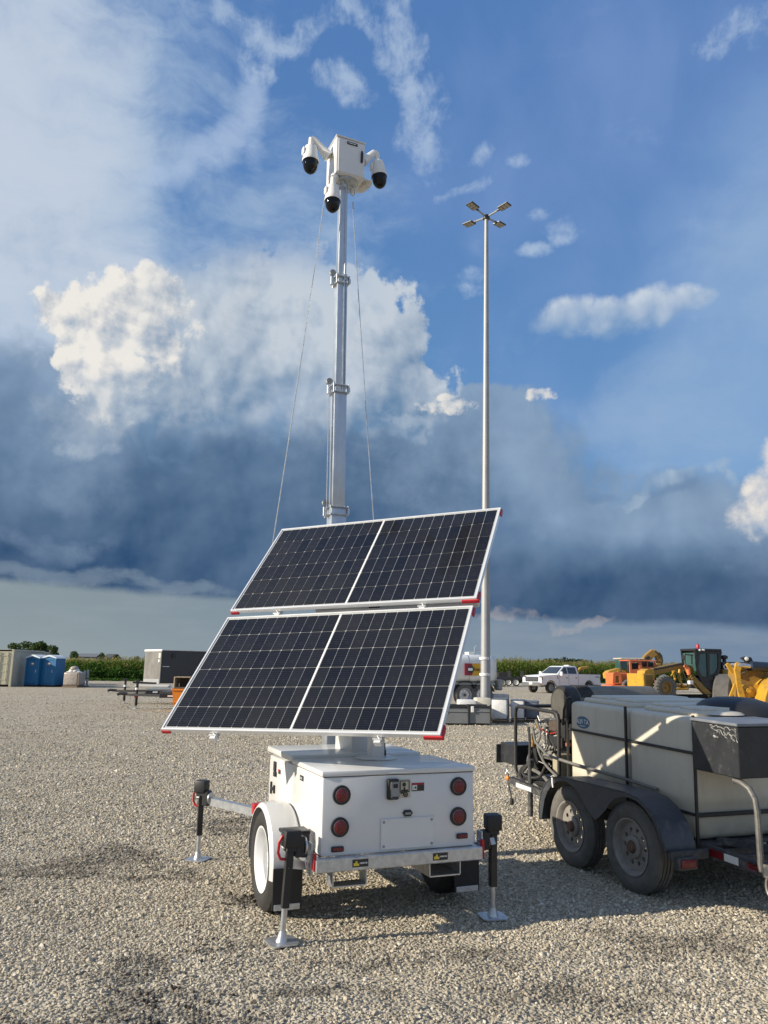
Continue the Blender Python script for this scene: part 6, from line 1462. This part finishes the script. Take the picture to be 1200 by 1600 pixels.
corn_l = foliage('corn_leaf', ((.055, .10, .016), (.16, .22, .050), (.30, .28, .09)), .35)
corn_t = foliage('corn_tassel', ((.24, .24, .08), (.46, .38, .16)), .3)
bush_l = foliage('weed_leaf', ((.022, .060, .012), (.075, .15, .030), (.12, .19, .05)), .5)
tree_l = foliage('tree_leaf', ((.045, .075, .028), (.12, .16, .060)), .2)
far_l = foliage('far_wood_leaf', ((.030, .048, .030), (.060, .085, .052)), .05)
def front(x): return np.where(x < -8, 84 + (x + 30) * .18, 88 + (x + 8) * .62)
Q, T = [], []
xs_ = []
for row in range(9):
    x = np.arange(-75, 95, .21) + rng.uniform(-.08, .08, len(np.arange(-75, 95, .21))); y = front(x) + row * .76 + rng.uniform(-.1, .1, len(x)); xs_.append(np.stack([x, y], 1))
pl = np.concatenate(xs_); pl = pl[rng.uniform(0, 1, len(pl)) < .93]; N_ = len(pl)
hgt = rng.normal(2.75, .20, N_) + .12 * np.sin(pl[:, 0] * .4) + .10 * np.sin(pl[:, 0] * 1.1 + 1)
hs_ = np.clip((pl[:, 0] + 12) / 14, 0, 1); hgt = hgt * (.74 + .26 * hs_)
for k in range(7):
    a = rng.uniform(0, 2 * pi, N_); z = hgt * (.18 + .11 * k) + rng.uniform(-.1, .1, N_); d = np.stack([np.cos(a), np.sin(a), np.zeros(N_)], 1); nrm_ = np.stack([-np.sin(a), np.cos(a), np.zeros(N_)], 1)
    P0 = np.stack([pl[:, 0], pl[:, 1], z], 1); P1 = P0 + d * .30 + np.array([0, 0, .26]); P2 = P0 + d * .62 + np.array([0, 0, .05 * 1])
    w_ = .055
    Q.append(np.stack([P0 - nrm_ * w_ * .5, P0 + nrm_ * w_ * .5, P1 + nrm_ * w_, P1 - nrm_ * w_], 1)); Q.append(np.stack([P1 - nrm_ * w_, P1 + nrm_ * w_, P2 + nrm_ * w_ * .3, P2 - nrm_ * w_ * .3], 1))
P0 = np.stack([pl[:, 0], pl[:, 1], np.zeros(N_)], 1); P1 = np.stack([pl[:, 0], pl[:, 1], hgt], 1); ex_ = np.array([.018, 0, 0]); Q.append(np.stack([P0 - ex_, P0 + ex_, P1 + ex_ * .6, P1 - ex_ * .6], 1))
cf = thing('corn_field', 'field of ripening corn with yellow tassels behind the yard', 'corn field', (0, 0, 0)); cf['kind'] = 'stuff'
quads_obj('corn_leaves', Q, corn_l, cf, 'stuff')
for k in range(3):
    a = rng.uniform(0, 2 * pi, N_); P1 = np.stack([pl[:, 0], pl[:, 1], hgt - .05], 1); P2 = P1 + np.stack([np.cos(a) * .13, np.sin(a) * .13, rng.uniform(.12, .30, N_)], 1); T.append(np.stack([P1 - ex_ * .6, P1 + ex_ * .6, P2 + ex_, P2 - ex_], 1))
quads_obj('corn_tassels', T, corn_t, cf, 'stuff')
# the field beyond its first rows: a rough canopy
gx = np.linspace(-95, 115, 360); off = np.concatenate([np.arange(6, 40, .8), np.geomspace(41, 420, 60)]); vs, fs = [], []
for o_ in off:
    s_ = 1 + o_ / 260; z = 2.62 * (.74 + .26 * np.clip((gx + 12) / 14, 0, 1)) + rng.normal(0, .14, len(gx)); X_ = gx * s_; vs += list(zip(X_, front(gx) + o_, z))
n_ = len(gx)
for i in range(len(off) - 1):
    for j in range(n_ - 1): fs.append((i * n_ + j, i * n_ + j + 1, (i + 1) * n_ + j + 1, (i + 1) * n_ + j))
me = bpy.data.meshes.new('corn_canopy'); me.from_pydata(vs, [], fs); cm = mat('corn_canopy_green', (.30, .28, .10), .9, var=.35, vscale=.8); me.materials.append(cm); o = bpy.data.objects.new('corn_canopy', me); COL.objects.link(o); o.parent = cf; o['kind'] = 'stuff'
# weeds in front of the corn on the left
Q = []
for i in range(70):
    x = -48 + i * .62 + random.uniform(-.4, .4); r = random.uniform(.6, 1.25); y = 82.3 + (x + 30) * .18 + random.uniform(-1.2, .6); Q.append(leafy((x, y, r * .75), 260, r, (1, .9, 1.0), .10))
tw = quads_obj('weed_thicket', Q, bush_l, None, 'stuff'); tag(tw, 'dark green weeds and bushes along the foot of the corn', 'weeds', kind='stuff')
Q = [leafy((random.uniform(-50, -4), 81 + random.uniform(-1.5, 1.), .1), 30, .4, (1.5, 1, .5), .07) for _ in range(160)] + [leafy((x_ := random.uniform(4, 80), float(front(np.array(x_))) - random.uniform(.3, 1.5), .1), 24, .4, (1.5, 1, .5), .07) for _ in range(160)]
q = quads_obj('verge_grass', Q, bush_l, None, 'stuff'); tag(q, 'rough low grass along the edge of the yard', 'grass', kind='stuff')
# field earth beneath the crop
b = MB(); b.rings([[(-160, 84 + .03, .012), (-8, 84, .012), (160, 190, .012), (160, 900, .012), (-160, 900, .012)]], caps=False) if False else None
bark = mat('bark', (.10, .075, .055), .9, var=.3, vscale=10)
def tree(px, top, wpx, Y, label, name='broadleaf_tree', n=1100, cat='tree', m=tree_l, zb=0.25):
    p = atpx(px, 1040, Y); h = atpx(px, top, Y).z; r = wpx / 2 / FPX * Y * 1.25; G = thing(name, label, cat, (p.x, Y, 0), 0, 'trees on the far side of the field')
    b = MB(); b.tube([(0, 0, 0), (.1, 0, h * .3), (0, .1, h * .6)], [r * .10, r * .07, r * .03], 7)
    for k in range(5): a = k * 1.3; b.tube([(0, 0, h * (.25 + .06 * k)), (cos(a) * r * .5, sin(a) * r * .5, h * (.5 + .06 * k))], [r * .04, r * .015], 5)
    b.build('trunk', bark, G); Qs = []; random.seed(int(px)); zc = h * .58
    for k in range(11):
        a = random.uniform(0, 6.28); rr = random.uniform(.2, .62) * r; q_ = random.uniform(.32, .55)
        Qs.append(leafy((cos(a) * rr, sin(a) * rr, lin(h * .26, h * .84, random.random())), n // 11, r * q_, (1, 1, .85), r * .075))
    Qs.append(leafy((0, 0, h * .86), n // 9, r * .42, (1, 1, h * .12 / (r * .42)), r * .07))
    quads_obj('crown', Qs, m, G); return G
for a in ((20, 1003, 24, 250, 'leftmost dark tree of the group above the cream container'), (38, 1000.5, 30, 262, 'tall tree second from the left above the container'), (60, 1001, 34, 255, 'broad tree in the middle right of the group above the toilets'), (79, 1007, 26, 250, 'rightmost rounded tree of the group, above the toilets'),
          (115, 1016, 15, 250, 'small round tree left of the grey barn'), (157, 1018, 11, 245, 'narrow dark tree right of the grey barn'), (179, 1022, 12, 250, 'low tree right of the small farmhouse'), (167, 1024, 9, 270, 'low bush against the farmhouse gable'), (214, 1024, 9, 300, 'tiny lone tree left of the black cargo trailer'), (48, 1006, 26, 275, 'pale tree standing behind the others above the container')):
    tree(*a)
# barn and farmhouse
def building(name, label, px0, px1, top, eave, Y, wall_m, roof_m):
    a, c = atpx(px0, top, Y), atpx(px1, top, Y); ze = atpx(px0, eave, Y).z; w = c.x - a.x; G = thing(name, label, 'building', ((a.x + c.x) / 2, Y + 4, 0), R(0))
    wl = box_part('wall', G, (0, 0, ze / 2), (w, 8, ze), wall_m, .01); b = MB(); b.prism([(-w / 2 - .2, -4.3)] * 0 + [(-4.3, ze), (0, c.z), (4.3, ze), (4.2, ze - .12), (0, c.z - .15), (-4.2, ze - .12)], -w / 2 - .2, w / 2 + .2, Matrix.Rotation(pi / 2, 4, 'Z')); b.build('roof', roof_m, G)
    return G, w, ze
G, w, ze = building('barn', 'long grey barn roof seen above the corn', 119, 150, 1021, 1026, 262, mat('barn_wall', (.25, .25, .25), .7), mat('barn_roof', (.16, .17, .18), .6)); box_part('door', G, (0, -4.02, ze * .4), (w * .2, .05, ze * .8), slate)
G, w, ze = building('farmhouse', 'small dark gabled farmhouse between two low trees', 162, 177, 1021.5, 1028, 262, mat('house_wall', (.2, .19, .18), .7), mat('house_roof', (.09, .09, .10), .7)); box_part('window', G, (0, -4.02, ze * .6), (w * .15, .05, ze * .3), glass_d)
# far woods
Q = []
for i in range(120):
    px = random.choice([random.uniform(838, 920)] * 6 + [random.uniform(786, 800), random.uniform(823, 830)]); Y = 620; p = atpx(px, 1040, Y); e_f = 1 - abs((px - 880) / 46) ** 3 if 836 < px < 924 else .25
    r = random.uniform(3, 4.6); Q.append(leafy((p.x, Y + random.uniform(-12, 12), random.uniform(3, 5.2 + 3.0 * max(.1, e_f))), 70, r, (1.3, 1, .9), 1.0))
q = quads_obj('distant_woods', Q, far_l, None, 'stuff'); tag(q, 'dark line of woods on the horizon above the pickup', 'woods', kind='stuff')
